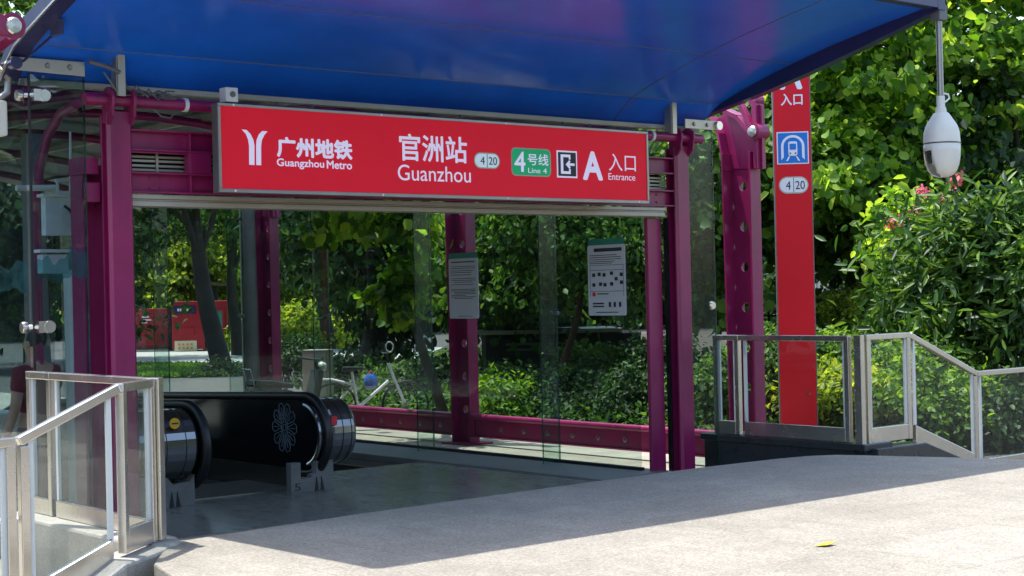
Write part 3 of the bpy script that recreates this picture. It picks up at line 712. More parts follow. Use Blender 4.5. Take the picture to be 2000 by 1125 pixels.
# ================================================================== escalator
es = thing('escalator','black glass escalator with steel newels going down beyond the entrance','escalator',(-3.8,1.4,0))
def dshape(yc, zc, r, yb, extra=0.):
    pts=[(yb, zc+r+extra)]
    for k in range(17):
        a=R(90+180*k/16); pts.append((yc+r*math.cos(a), zc+r*math.sin(a)))
    pts.append((yb, zc-r+extra)); return pts
for X0, side in ((-3.2,1),(-4.33,-1)):
    xa, xb = (X0, X0+.07) if side>0 else (X0-.07, X0)
    b = MB().prism(dshape(1.68,.485,.31,5.2,-.11),xa,xb,'x').build('balustrade','black_gloss',es)
    xm=(xa+xb)/2
    path=[(xm,9.0,-1.30),(xm,5.9,.50),(xm,5.3,.68),(xm,4.9,.715)]+[(xm,yy_,.83-.033*(yy_-1.68)) for yy_ in np.linspace(4.4,2.0,8)]+[(xm,1.68+.345*math.cos(R(a)),.485+.345*math.sin(R(a))) for a in range(90,275,12)]+[(xm,1.9,.13),(xm,2.2,.13)]
    MB().tube(path,.040,12).build('handrail','black',b)
    m_=MB(); m_.tube([(xa-.004 if side>0 else xb+.004,1.68+.27*math.cos(R(a)),.485+.27*math.sin(R(a))) for a in range(95,265,10)],.022,8); m_.build('newel_trim','drum',b)
    MB().prism([(1.9,.17),(9,.17),(9,-.3),(1.9,-.02)],xa-.01,xb+.01,'x').build('skirt','black',b)
    da, db = (xb+.02, xb+.29) if side>0 else (xa-.56, xa-.02)
    dr=MB()
    dr.prism(dshape(1.66,.505,.30,4.4,-.10),da,db,'x')
    d_=dr.build('newel_drum','drum',es,bevel=.03)
    m_=MB()
    for f in (.45,.78): 
        xr=da+(db-da)*f
        m_.tube([(xr,1.66+.301*math.cos(R(a)),.505+.301*math.sin(R(a))) for a in range(90,271,10)],.004,6)
    m_.build('joint_line','black',d_)
    # base plate
    ba, bb_ = (xa-.28,xb+.09) if side>0 else (da+.03,db-.0)
    bs=MB().prism([(ba,0),(bb_,0),(bb_,.265),(bb_-.18,.265),(bb_-.18,.16),(bb_-.22,.15),(bb_-.24,.12),(ba+.10,.12),(ba+.10,.265),(ba,.265)] if side>0 else [(ba,0),(bb_,0),(bb_,.26),(bb_-.05,.2),(bb_-.2,.19),(bb_-.25,.25),(ba,.27)],1.46,1.54,'y').build('newel_base','concrete',es,bevel=.003)
    m_=MB(); q=(ba+bb_)/2
    m_.prism([(q+.02,.005),(q+.06,.005),(q+.04,.13)],1.452,1.459,'y'); m_.prism([(q+.08,.005),(q+.12,.005),(q+.09,.13)],1.452,1.459,'y'); m_.build('slot','black',bs)
    if side>0:
        rr5=px_rect((575,945),(587,958),1.46); text('lettering','5',rr5,1.456,'ink',bs,.0)
        p=at_y(652,822,1.36); MB().prism(rrect(p[0]-.03,p[0]+.03,p[2]-.04,p[2]+.04,.012),1.352,1.36,'y').build('sticker','red_sticker',d_)
    else:
        p=at_y(341,827,1.37); m_=MB(); m_.lathe((p[0],1.375,p[2]),[(0,-.012),(.045,-.012),(.045,0)],20,'y'); m_.build('sticker','yellow',d_)
        MB().box(p[0]-.03,p[0]+.03,1.3605,1.3628,p[2]-.006,p[2]+.006).build('sticker_text','ink',d_)
# etched flower
m_=MB(); cy_,cz_=1.98,.50; xf=-3.2
c0=at_x(556,835,xf); cy_,cz_=c0[1],c0[2]
def er(y,z): return (xf-.002,y,z)
for k in range(10):
    a=2*PI*k/10+.3; pts=[]
    for (rr_,da) in ((.07,-.12),(.12,-.2),(.19,-.26),(.225,-.12),(.225,.12),(.19,.26),(.12,.2),(.07,.12)):
        pts.append(er(cy_+rr_*math.sin(a+da)*.92,cz_+rr_*math.cos(a+da)))
    m_.tube(pts+[pts[0]],.004,5)
    m_.tube([er(cy_+r_*math.sin(a)*.92,cz_+r_*math.cos(a)) for r_ in (.11,.16,.19)],.0035,5)
for r_ in (.03,.055): m_.tube([er(cy_+r_*math.sin(2*PI*k/16)*.92,cz_+r_*math.cos(2*PI*k/16)) for k in range(17)],.004,5)
m_.build('etched_flower','etch',es)
m_=MB(); m_.box(-4.3,-3.22,1.75,2.68,.001,.008); m_.build('floor_plate','steel_dark',es)
m_=MB()
for k in range(14): m_.box(-4.27,-3.23,2.68+k*.4,2.68+(k+1)*.4,-.06-.0*k-.2*max(0,k-1)-.3,-.04-.2*max(0,k-1))
m_.build('step','black',es)

# ================================================================== railings
def seg_panel(t, a, b, zt0, zt1, zg0, zg1, zb0, zb1, glassm='glass_rail', steel='steel', post_a=True, post_b=True, inset=.0):
    """railing bay: top rail, two posts, glass and a kick plate; a,b are ground points (x,y)"""
    A=Vector((a[0],a[1],0)); Bv=Vector((b[0],b[1],0)); d=(Bv-A).normalized(); nrm=Vector((d.y,-d.x,0))
    V=lambda p,z: (p.x,p.y,z)
    m_=MB(); m_.bar(V(A,zt0-.025),V(Bv,zt1-.025),.055,.05); m_.build('top_rail',steel,t,bevel=.006)
    if post_a: MB().bar(V(A+d*.028,zb0),V(A+d*.028,zt0-.05),.05,.05,(d.x,d.y,0)).build('post',steel,t,bevel=.004)
    if post_b: MB().bar(V(Bv-d*.028,zb1),V(Bv-d*.028,zt1-.05),.05,.05,(d.x,d.y,0)).build('post',steel,t,bevel=.004)
    A2=A+d*.055; B2=Bv-d*.055; f=lambda s0,s1,k: s0+(s1-s0)*k
    L_=(Bv-A).length; k0=.055/L_; k1=1-k0
    w_=.006; n_=nrm*w_
    def slab3(z00,z01,z10,z11,hw):
        n2=nrm*hw
        return [V(A2-n2,z00),V(B2-n2,z01),V(B2-n2,z11),V(A2-n2,z10),V(A2+n2,z00),V(B2+n2,z01),V(B2+n2,z11),V(A2+n2,z10)]
    F=[(0,1,2,3),(7,6,5,4),(0,4,5,1),(1,5,6,2),(2,6,7,3),(3,7,4,0)]
    MB().add(slab3(f(zg0,zg1,k0),f(zg0,zg1,k1),f(zt0,zt1,k0)-.05,f(zt0,zt1,k1)-.05,.005),F).build('glass_pane',glassm,t)
    MB().add(slab3(f(zb0,zb1,k0),f(zb0,zb1,k1),f(zg0,zg1,k0)-.001,f(zg0,zg1,k1)-.001,.022),F).build('kick_plate',steel,t,bevel=.006)
    # slim glazing beads
    m_=MB(); m_.bar(V(A2+d*.01,f(zg0,zg1,k0)),V(A2+d*.01,f(zt0,zt1,k0)-.05),.02,.03,(d.x,d.y,0)); m_.bar(V(B2-d*.01,f(zg0,zg1,k1)),V(B2-d*.01,f(zt0,zt1,k1)-.05),.02,.03,(d.x,d.y,0))
    m_.build('glazing_bead','steel_dark' if steel=='steel_dark' else 'white_box',t)
# right railing
RX=.45
rl = thing('glass_railing','steel and glass railing on the dark plinth, stepping down at its right end','railing',(RX,-1,.29))
seg_panel(rl,(RX,.07),(RX,-.26),1.264,1.264,.445,.445,.315,.315,'glass_rail','steel')
seg_panel(rl,(RX,-.26),(RX,-1.56),1.264,1.264,.445,.445,.315,.315,'glass_rail','steel',post_a=False)
MB().box(RX-.005,RX+.05,-1.68,-1.60,.23,1.268).build('corner_post','steel',rl,bevel=.004)
seg_panel(rl,(RX+.10,-1.64),(1.20,-1.64),1.27,1.27,.44,.44,.30,.30,'glass_rail','steel')
seg_panel(rl,(1.20,-1.64),(2.24,-1.64),1.27,.865,.44,.06,.27,-.08,'glass_rail','steel',post_a=False)
seg_panel(rl,(2.24,-1.64),(3.7,-1.64),.865,.865,.02,.02,-.08,-.08,'glass_rail','steel',post_a=False)
m_=MB()
for z in (.42,.6,.78,.96,1.14): m_.lathe((RX-.005,-1.60,z),[(0,-.012),(.010,-.010),(.012,0)],10,'x')
m_.build('bolt','steel_dark',rl)
pl = thing('plinth_wall','low dark granite plinth under the right glass railing','plinth',(.55,-.7,GZ))
MB().box(.42,.78,.20,-1.72,GZ,.245).build('wall','dark_granite',pl,bevel=.004)
MB().box(.395,.80,.235,-1.74,.2455,.312).build('coping','dark_granite',pl,bevel=.012)
m_=MB(); m_.prism([(.50,LZ-.02),(1.22,LZ-.02),(2.3,-.09),(2.3,-.16),(.5,-.16)],-1.80,-1.56,'y'); m_.build('sloped_curb','dark_granite',pl,bevel=.01)
# left railing
ll = thing('glass_railing','steel and glass railing left of the entrance, with a sloping handrail down the left steps','railing',(-6.5,-1,.3))
LXr=-6.5
seg_panel(ll,(LXr,-.12),(LXr,-.50),1.258,1.258,.425,.425,.315,.315,'glass_rail_dusty','steel')
seg_panel(ll,(LXr,-.50),(LXr,-1.92),1.258,1.258,.425,.425,.315,.315,'glass_rail_dusty','steel',post_a=False)
MB().bar((-6.52,-1.975,.315),(-6.52,-1.975,1.262),.075,.075,(.77,.64,0)).build('corner_post','steel',ll,bevel=.005)
seg_panel(ll,(-6.56,-2.0),(-6.90,-2.285),1.258,1.258,.45,.45,.315,.315,'glass_rail','steel')
eb=at_y(33,853,-2.30)
seg_panel(ll,(-6.905,-2.29),(eb[0],-2.31),1.258,eb[2],.43,.19,.315,-.02,'glass_rail_dusty','steel',post_a=False)
seg_panel(ll,(eb[0]-.02,-2.31),(-8.4,-2.33),eb[2],eb[2]-.0,.1,.1,-.05,-.05,'glass_rail_dusty','steel')
sp=thing('glass_railing','second lower railing post with a flat cap at the bottom left picture edge','railing',(-7.5,-2.1,GZ))
q=at_y(18,1012,-2.05)
MB().bar((q[0],-2.05,GZ),(q[0],-2.05,q[2]-.02),.045,.045,(1,0,0)).build('post','steel',sp,bevel=.005)
MB().box(q[0]-.08,q[0]+.06,-2.10,-2.0,q[2]-.02,q[2]).build('cap','pylon_white',sp,bevel=.006)
MB().bar((q[0]-.08,-2.05,q[2]-.01),(q[0]-1.2,-2.05,q[2]-.01),.04,.04).build('top_rail','steel',sp,bevel=.005)
cu = thing('granite_curb','pale granite curb with a rounded nose under the left glass railing','curb',(-6.5,-1.5,GZ))
MB().prism([(-6.66,-.03),(-6.38,-.03),(-6.36,-1.9),(-6.40,-2.02),(-6.48,-2.12),(-6.62,-2.10),(-6.66,-1.9)],GZ,.312,'z').build('curb','granite_curb',cu,bevel=.02)
m_=MB()
P_=[(-6.40,-1.98,.300),(-6.60,-2.22,.300),(-6.98,-2.50,.295),(-7.55,-2.52,-.02),(-8.3,-2.54,-.05)]
Q_=[(-6.52,-1.90,.300),(-6.66,-1.96,.300),(-6.96,-2.12,.295),(-7.50,-2.12,-.02),(-8.3,-2.14,-.05)]
vs=[];fs=[]
for a,b in zip(P_,Q_): vs+=[a,b,(b[0],b[1],GZ-.05),(a[0],a[1],GZ-.05)]
for i in range(4):
    for k in range(4): fs.append((i*4+k,i*4+(k+1)%4,i*4+4+(k+1)%4,i*4+4+k))
fs+=[(0,3,2,1),(16,17,18,19)]
m_.add(vs,fs); m_.build('sloped_curb','granite_curb',cu,bevel=.02)

# ================================================================== pylon
PW=.385
pb=at_d(1560,830,17.1); pth=math.atan2(-.70,.714)
py = thing('station_pylon','tall flat red station pylon with a blue metro symbol standing behind the right railing','pylon',(pb[0],pb[1],GZ),pth)
zr=lambda y: at_d(1555,y,17.1)[2]-GZ
h2=PW/2
body=MB().box(-h2,h2,-.06,.06,0,4.6).build('body','pylon_red',py,bevel=.006,local=True)
m_=MB(); m_.box(-h2-.012,-h2-.001,-.05,.05,0,4.6); m_.box(h2+.001,h2+.012,-.05,.05,0,4.6); m_.build('edge_line','frame_gray',py,local=True)
pyl=-.0615
def lx(x): return (x-1553.5)/67*PW
text('lettering','A',(-.115,.105,zr(173),zr(121)),pyl,'pylon_white',body,.05,local=True)
text('lettering','入口',(-.115,.115,zr(206),zr(184)),pyl,'pylon_white',body,.02,local=True)
z0,z1=zr(321),zr(258)
MB().box(-.17,.17,pyl-.001,pyl+.001,z0,z1).build('symbol_border','pylon_white',body,local=True)
MB().box(-.158,.158,pyl-.003,pyl-.0012,z0+.012,z1-.012).build('symbol_field','sign_blue',body,local=True)
m_=MB(); zc=(z0+z1)/2; hh=(z1-z0)
arch=[]; ro,ri=.125,.098
for a in range(0,181,15): arch.append((ro*math.cos(R(a)),zc+.02+ro*.95*math.sin(R(a))))
arch+= [(-ro,zc-.13),(-ri,zc-.10)]
for a in range(180,-1,-15): arch.append((ri*math.cos(R(a)),zc+.02+ri*.95*math.sin(R(a))))
arch+=[(ri,zc-.10),(ro,zc-.13)]
m_.prism(arch,pyl-.0052,pyl-.0032,'y')
m_.prism(rrect(-.048,.048,zc-.085,zc+.07,.02),pyl-.0052,pyl-.0032,'y')
m_.prism([(-.045,zc-.09),(-.03,zc-.09),(-.055,zc-.14),(-.075,zc-.14)],pyl-.0052,pyl-.0032,'y'); m_.prism([(.045,zc-.09),(.03,zc-.09),(.055,zc-.14),(.075,zc-.14)],pyl-.0052,pyl-.0032,'y')
m_.build('pictogram','pylon_white',body,local=True)
m_=MB(); m_.prism(rrect(-.035,.035,zc-.02,zc+.045,.008),pyl-.0066,pyl-.0054,'y'); m_.build('pictogram_window','sign_blue',body,local=True)
m_=MB()
for xx in (-.028,.028): m_.lathe((xx,pyl-.0054,zc-.058),[(0,-.002),(.010,-.002),(.010,0)],10,'y')
m_.build('pictogram_lamp','frame_gray',body,local=True)
pill(body,(-.158,.158,zr(378.5),zr(345.5)),pyl,'pylon_white',True)

# ================================================================== hanging dome camera
tc = at_y(1840,8,-2.58)
ptz = thing('dome_camera','white domed security camera hanging on a pipe from the right canopy corner','camera',(.43,-2.55,0))
cxp=.46; cyp=-2.56
S=lambda y: at_y(1840,y,cyp)[2]
MB().box(cxp-.06,cxp+.05,cyp-.05,cyp+.05,S(42),S(12)).build('mount','gray_metal',ptz,bevel=.006)
m_=MB(); m_.tube([(cxp+.05,cyp-.02,S(42)),(cxp+.08,cyp-.03,S(15)),(cxp+.05,cyp-.03,S(-5)),(cxp-.05,cyp,S(-6))],.008,8); m_.build('cable','black',ptz)
MB().cyl((cxp,cyp,S(195)),(cxp,cyp,S(40)),.026,18).build('pipe','steel_dark',ptz)
m_=MB(); m_.lathe((cxp,cyp,0),[(0,S(188)),(.034,S(188)),(.034,S(208)),(.042,S(212)),(.05,S(224)),(0,S(224))],24); m_.build('collar','white_plastic',ptz)
MB().tube([(cxp+.03,cyp-.02,S(200)),(cxp+.08,cyp-.03,S(192)),(cxp+.08,cyp-.02,S(184)),(cxp+.03,cyp,S(182))],.008,8).build('lug','pylon_white',ptz)
rr_=.152
m_=MB(); m_.lathe((cxp,cyp,0),[(.0,S(220)),(.06,S(221)),(.075,S(226)),(.128,S(245)),(.146,S(258)),(rr_,S(275)),(rr_,S(279)),(0,S(279))],36); m_.build('upper_housing','white_plastic',ptz)
m_=MB(); m_.lathe((cxp,cyp,0),[(0,S(279)),(rr_-.008,S(279)),(rr_-.008,S(282)),(0,S(282))],36); m_.build('seam_ring','gray_metal',ptz)
# lower shell: surface of revolution with a cut-out facing left
m_=MB(); n=40; prof2=[(rr_,S(282)),(rr_,S(295)),(.148,S(308)),(.138,S(322)),(.118,S(334)),(.095,S(341)),(.05,S(346)),(.002,S(347))]
vs=[];fs=[]
for i,(r_,z_) in enumerate(prof2):
    for k in range(n):
        a=2*PI*k/n; vs.append((cxp+r_*math.cos(a),cyp+r_*math.sin(a),z_))
for i in range(len(prof2)-1):
    for k in range(n):
        a=2*PI*(k+.5)/n; da=(a-R(152)+PI)%(2*PI)-PI
        if i>=1 and abs(da)<.34+.09*i: continue
        fs.append((i*n+k,i*n+(k+1)%n,(i+1)*n+(k+1)%n,(i+1)*n+k))
m_.add(vs,fs,True); o_=m_.build('lower_shell','white_plastic',ptz,angle=60); sm=o_.modifiers.new('thick','SOLIDIFY'); sm.thickness=.012; sm.offset=-1
m_=MB(); m_.lathe((cxp,cyp,S(306)),[(.001,-.11),(.05,-.10),(.085,-.06),(.10,0),(.085,.06),(.05,.10),(.001,.12)],24); m_.build('lens_ball','white_box',ptz)
MB().cyl((cxp-.07,cyp+.04,S(308)),(cxp-.10,cyp+.055,S(309)),.045,20).build('lens','black_gloss',ptz)
# fallen leaf
p=at_z(1612,1067,LZ); fw=MB()
fw.add([(p[0]-.06,p[1]+.03,LZ+.006),(p[0]-.02,p[1]-.03,LZ+.012),(p[0]+.07,p[1]-.02,LZ+.022),(p[0]+.06,p[1]+.04,LZ+.012),(p[0],p[1]+.015,LZ+.004)],[(0,1,4),(1,2,4),(2,3,4),(3,0,4)])
o_=fw.build('fallen_leaf','dead_leaf'); tag(o_,'small yellow fallen leaf lying on the sunlit granite landing','leaf'); sm=o_.modifiers.new('thick','SOLIDIFY'); sm.thickness=.001

# ================================================================== things behind the left glass
eq = thing('antenna_unit','light grey equipment box with a whip antenna, behind the left glass','equipment',(-5.95,.6,2.2))
yE=.6
def bx(mb,x0,y0,x1,y1,ya,yb):
    a=at_y(x0,y0,yE); b=at_y(x1,y1,yE); return mb.box(a[0],b[0],ya,yb,b[2],a[2])
bx(MB(),88,384,150,460,.6,.68).build('housing','white_box',eq,bevel=.006)
bx(MB(),82,378,156,386,.58,.70).build('lid','white_plastic',eq,bevel=.004)
a=at_y(60,368,yE); b=at_y(112,366,yE); MB().cyl((a[0]-.1,.62,a[2]),(b[0],.62,b[2]),.022,12).build('arm','white_plastic',eq)
m_=MB()
for yy2 in (352,376): 
    a=at_y(108,yy2,yE); b=at_y(162,yy2,yE); m_.bar((a[0],.6,a[2]),(b[0],.6,b[2]),.02,.02)
for xx2 in (112,138,160):
    a=at_y(xx2,350,yE); b=at_y(xx2,378,yE); m_.bar((a[0],.6,a[2]),(b[0],.6,b[2]),.018,.018)
m_.build('clamp','white_plastic',eq)
a=at_y(137,257,yE); b=at_y(138,350,yE); MB().tube([(b[0],.6,b[2]),(a[0],.6,a[2])],[.011,.008],10).build('antenna','white_plastic',eq)
m_=MB(); c1=[at_y(x_,y_,.58) for x_,y_ in ((126,402),(136,410),(148,428),(153,450),(150,470),(154,500))]; m_.tube(c1,.011,8)
c1=[at_y(x_,y_,.58) for x_,y_ in ((150,470),(142,478),(146,492),(156,486),(152,474),(160,500))]; m_.tube(c1,.008,8); m_.build('cable','black',eq)
eq2=thing('reflection_box','pale lidded box standing in for a reflection, under the antenna unit behind the left glass','equipment',(-5.95,.75,1.8))
bx(MB(),94,496,146,533,.7,.8).build('housing','white_box',eq2,bevel=.006); bx(MB(),86,486,148,492,.68,.82).build('lid','pylon_white',eq2,bevel=.003)  # solid box stands in for a reflection below the antenna unit
g1=thing('grey_post','wide grey concrete post left of the person behind the left glass','post',(-6.2,1.9,0))
a=at_y(62,640,1.9); b=at_y(98,640,1.9); m_=MB(); m_.prism([(a[0],0),(b[0]+.03,0),(b[0]-.03,3.1),(a[0],3.1)],1.9,2.05,'y'); m_.build('shaft','concrete',g1,bevel=.01); MB().box(a[0]-.03,b[0]+.05,1.88,2.07,0,.05).build('base','concrete',g1)
g2=thing('grey_post','light grey tapered post between the person and the left magenta post','post',(-5.9,1.75,0))
a=at_y(140,640,1.75); b=at_y(168,640,1.75); m_=MB(); m_.prism([(a[0],0),(b[0]+.03,0),(b[0]-.02,1.98),(a[0]-.01,1.98)],1.75,1.88,'y'); m_.build('shaft','white_box',g2,bevel=.01); MB().box(a[0]-.03,b[0]+.05,1.73,1.9,0,.05).build('base','concrete',g2)
wl=thing('wall_lamp','white lamp on a curved bracket at the left picture edge beside the glass corner','lamp',(-6.75,.2,3))
a=at_y(2,232,.1); MB().box(a[0]-.10,a[0]+.03,.05,.15,a[2]-.12,a[2]+.12).build('lamp_head','white_plastic',wl,bevel=.015)
m_=MB(); m_.tube([(a[0]-.03,.1,a[2]+.12),(a[0]+.05,.1,a[2]+.18),(a[0]+.06,.1,a[2]+.28),(a[0],.1,a[2]+.36),(a[0]-.12,.1,a[2]+.38)],.025,12); m_.build('bracket','steel_dark',wl)

# ------------------------------------------------------------------ person (skin modifier body)
def skin(name, pts, edges, rad, mat, parent, root=0, sub=2):
    me=bpy.data.meshes.new(name); me.from_pydata([tuple(p) for p in pts],edges,[]); o=bpy.data.objects.new(name,me); COL.objects.link(o)
    if parent is not None: o.parent=parent
    s=o.modifiers.new('skin','SKIN'); 
    for i,v in enumerate(me.skin_vertices[0].data):
        r_=rad[i]; v.radius=(r_,r_) if not isinstance(r_,tuple) else r_; v.use_root=(i==root)
    sb=o.modifiers.new('sub','SUBSURF'); sb.levels=sub; sb.render_levels=sub
    dg=bpy.context.evaluated_depsgraph_get(); nm=bpy.data.meshes.new_from_object(o.evaluated_get(dg))
    o.modifiers.clear(); old=o.data; o.data=nm; bpy.data.meshes.remove(old); nm.name=name
    nm.materials.clear(); nm.materials.append(M[mat]); nm.polygons.foreach_set('use_smooth',[True]*len(nm.polygons))
    return o
def person(loc, rz):
    p=thing('person','person in a dark red shirt with short black hair behind the left glass','person',loc,rz)
    # local frame: faces +Y, x right; height about 1.58
    V=[(0,0,.86),(0,.0,1.0),(0,-.01,1.16),(0,-.01,1.27),(0,.0,1.35),(0,.015,1.42),(0,.02,1.49),(0,.02,1.545)]
    E_=[(0,1),(1,2),(2,3),(3,4),(4,5),(5,6),(6,7)]; RD=[(.15,.105),(.135,.095),(.155,.10),(.145,.09),(.05,.05),(.062,.075),(.074,.092),(.045,.055)]
    for s in (-1,1):
        b=len(V); V+=[(s*.09,0,.80),(s*.10,.01,.45),(s*.10,-.02,.07),(s*.105,.11,.03)]; E_+=[(0,b),(b,b+1),(b+1,b+2),(b+2,b+3)]; RD+=[.085,.058,.042,.035]
        b=len(V); V+=[(s*.185,-.01,1.255),(s*.225,-.0,1.0),(s*.215,.09,.80),(s*.21,.12,.745)]; E_+=[(3,b),(b,b+1),(b+1,b+2),(b+2,b+3)]; RD+=[.055,.043,.032,.030]
        for k,(ln,off) in enumerate(((.062,-.024),(.072,-.008),(.068,.008),(.052,.022))):
            c=len(V); V+=[(s*(.21),.13+off,.715),(s*(.207),.135+off,.69-ln*.4),(s*.198,.137+off,.69-ln)]; E_+=[(b+3,c),(c,c+1),(c+1,c+2)]; RD+=[.009,.0085,.0075]
        c=len(V); V+=[(s*.195,.155,.735),(s*.185,.165,.70)]; E_+=[(b+3,c),(c,c+1)]; RD+=[.010,.008]
    body=skin('body',V,E_,RD,'skin',p,0,2)
    # nose, ears
    m_=MB()
    for s in (-1,1): m_.lathe((s*.076,.01,1.475),[(0,-.008),(.02,-.006),(.028,0),(.02,.006),(0,.008)],12,'x')
    m_.build('ear','skin',body,local=True)
    m_=MB(); m_.lathe((0,.115,1.455),[(0,-.012),(.014,-.008),(.016,.0),(.0,.02)],10,'y')
    m_.build('nose','skin',body,local=True)
    m_=MB()
    for s in (-1,1): m_.lathe((s*.03,.098,1.49),[(0,-.004),(.010,0),(0,.004)],10,'y')
    m_.box(-.022,.022,.094,.104,1.412,1.420); m_.build('face_features','hair',body,local=True)
    hv=[(0,-.035,1.44),(0,-.025,1.50),(0,-.005,1.545),(0,.025,1.56)]; skin('hair',hv,[(0,1),(1,2),(2,3)],[(.072,.06),(.086,.085),(.088,.105),(.07,.08)],'hair',p,0,2)
    sv=[(0,0,.88),(0,0,1.0),(0,-.01,1.16),(0,-.01,1.28),(0,0,1.325),(0,.0,1.36)]; se=[(0,1),(1,2),(2,3),(3,4),(4,5)]; sr=[(.165,.118),(.158,.112),(.172,.114),(.162,.104),(.092,.078),(.066,.066)]
    for s in (-1,1):
        b=len(sv); sv+=[(s*.18,-.01,1.26),(s*.21,-.01,1.09)]; se+=[(3,b),(b,b+1)]; sr+=[.072,.066]
    skin('shirt',sv,se,sr,'shirt',p,0,2)
    tv=[(0,0,.88),(0,0,.82)]; te=[(0,1)]; tr_=[(.162,.115),(.15,.11)]
    for s in (-1,1):
        b=len(tv); tv+=[(s*.09,0,.74),(s*.10,.01,.45),(s*.10,-.015,.08)]; te+=[(1,b),(b,b+1),(b+1,b+2)]; tr_+=[.095,.07,.058]
    skin('trousers',tv,te,tr_,'trouser',p,0,2)
    m_=MB()
    for s in (-1,1): m_.box(s*.105-.045,s*.105+.045,-.07,.19,0,.07)
    m_.build('shoe','black',p,bevel=.025,local=True)
hp=at_y(68,665,1.05)
person((hp[0],1.05,0),R(25)); bpy.data.objects['person'].scale=(.965,.965,.955)

# ================================================================== foliage
SHAPES={'heart':([(0,0),(-.42,.22),(-.46,.62),(-.15,.98),(0,.86),(.15,.98),(.46,.62),(.42,.22)],[(0,1,2,4),(2,3,4),(0,4,6,7),(4,5,6)]),
        'long':([(0,0),(-.13,.3),(-.12,.65),(0,1.0),(.12,.65),(.13,.3)],[(0,1,2,3),(0,3,4,5)]),
        'oval':([(0,0),(-.26,.3),(-.24,.7),(0,1.0),(.24,.7),(.26,.3)],[(0,1,2,3),(0,3,4,5)]),
        'blade':([(-.05,0),(.05,0),(0,1.0)],[(0,1,2)])}
def leaf_object(name, pos, size, shape, mat, parent, out=None, up=.8, droop=.35, sizevar=.55, outw=.6):
    pos=np.asarray(pos); n=len(pos); sv,sf=SHAPES[shape]; sv=np.array(sv); k=len(sv)
    nr=RNG.normal(size=(n,3)); nr[:,2]=nr[:,2]*.7+up
    if out is not None: nr+=np.asarray(out)*outw
    nr/=np.linalg.norm(nr,axis=1)[:,None]
    ax=RNG.normal(size=(n,3)); ax[:,2]-=droop*2
    if out is not None: ax+=np.asarray(out)*.7
    ax-=nr*np.sum(ax*nr,1)[:,None]; ax/=np.linalg.norm(ax,axis=1)[:,None]
    sd=np.cross(ax,nr); s=size*(1+sizevar*(RNG.random(n)*2-1))
    fold=(np.abs(sv[:,0])*.35-sv[:,1]**2*.16)
    V=pos[:,None,:]+s[:,None,None]*(sv[None,:,0,None]*sd[:,None,:]+sv[None,:,1,None]*ax[:,None,:]+fold[None,:,None]*nr[:,None,:])
    V=V.reshape(-1,3)
    me=bpy.data.meshes.new(name); tot=[len(f) for f in sf]; base=np.concatenate([np.array(f) for f in sf])
    loops=(np.arange(n)[:,None]*k+base[None,:]).ravel(); ltot=np.tile(tot,n); lst=np.concatenate([[0],np.cumsum(ltot)[:-1]])
    me.vertices.add(len(V)); me.vertices.foreach_set('co',V.ravel().astype(np.float32))
    me.loops.add(len(loops)); me.loops.foreach_set('vertex_index',loops.astype(np.int32))
    me.polygons.add(len(ltot)); me.polygons.foreach_set('loop_start',lst.astype(np.int32)); me.polygons.foreach_set('loop_total',ltot.astype(np.int32))
    me.update(calc_edges=True); me.validate(); me.materials.append(M[mat])
    o=bpy.data.objects.new(name,me); COL.objects.link(o)
    if parent is not None: o.parent=parent
    return o
def clump_points(c, rad, nclump, nleaf, csize, shell=.5, flat=.36, bias=None):
    P=[];O=[];C=[]
    c=np.array(c); rad=np.array(rad)
    while len(C)<nclump:
        d=RNG.normal(size=3); d/=np.linalg.norm(d)
        if bias is not None and RNG.random()>.5+.5*float(np.dot(d,bias)): continue
        r=shell+(1-shell)*RNG.random(); wob=1+.22*math.sin(3*d[0]+5*d[2]+c[0])+.15*math.sin(7*d[1]-4*d[2]+c[1])
        C.append((c+d*rad*r*wob,d))
    for q,d in C:
        k=int(nleaf*(.5+RNG.random())); s=csize*(.6+.8*RNG.random())
        e=RNG.normal(size=(k,3))*s*np.array([1,1,flat])
        # spray: stretched along an outward drooping axis
        ax=np.array([d[0],d[1],-.35])+RNG.normal(size=3)*.3; ax/=np.linalg.norm(ax)
        e+=ax[None,:]*(RNG.random(k)-.3)[:,None]*s*2.2
        P.append(q+e); O.append(np.repeat(d[None,:],k,0))
    return np.concatenate(P),np.concatenate(O),[q for q,_ in C]
def tree(name,label,base,crowns,leaf,shape,mat,trunk_r,bark='bark',bend=None,group='trees around the station',ntop=None,limbs=6):
    base=np.array(base); t=thing(name,label,'tree',tuple(base),0,group)
    P=[];O=[];CC=[]
    for (c,rad,nc,nl,cs) in crowns:
        p,o,cc=clump_points(c,rad,nc,nl,cs); P.append(p);O.append(o);CC+=cc
    P=np.concatenate(P)-base; O=np.concatenate(O)
    leaf_object('crown',P,leaf,shape,mat,t,O)
    c0=np.array(crowns[0][0]); top=c0+np.array([0,0,crowns[0][1][2]*.25])
    m_=MB(); pts=[]
    for k in range(9):
        f=k/8; q=base*(1-f)+top*f; q=q+np.array([math.sin(f*5+base[0])*.12,math.cos(f*4+base[1])*.12,0])*math.sin(PI*f)
        if bend is not None: q=q+np.array(bend)*math.sin(PI*f)
        pts.append(q)
    m_.tube(pts,[trunk_r*(1.15-.75*k/8) for k in range(9)],12)
    for i in range(limbs):
        tgt=CC[int(RNG.integers(len(CC)))]; k0=4+i%4; a=np.array(pts[k0]); mid=(a+tgt)/2+np.array([0,0,.25])
        end=tgt+(tgt-c0)/max(.1,np.linalg.norm(tgt-c0))*.25
        th=.42 if i<6 else .16
        m_.tube([a,mid,tgt,end],[trunk_r*th,trunk_r*th*.6,trunk_r*.09,trunk_r*.04],8 if i<6 else 5)
    m_.build('trunk',bark,t)
    return t
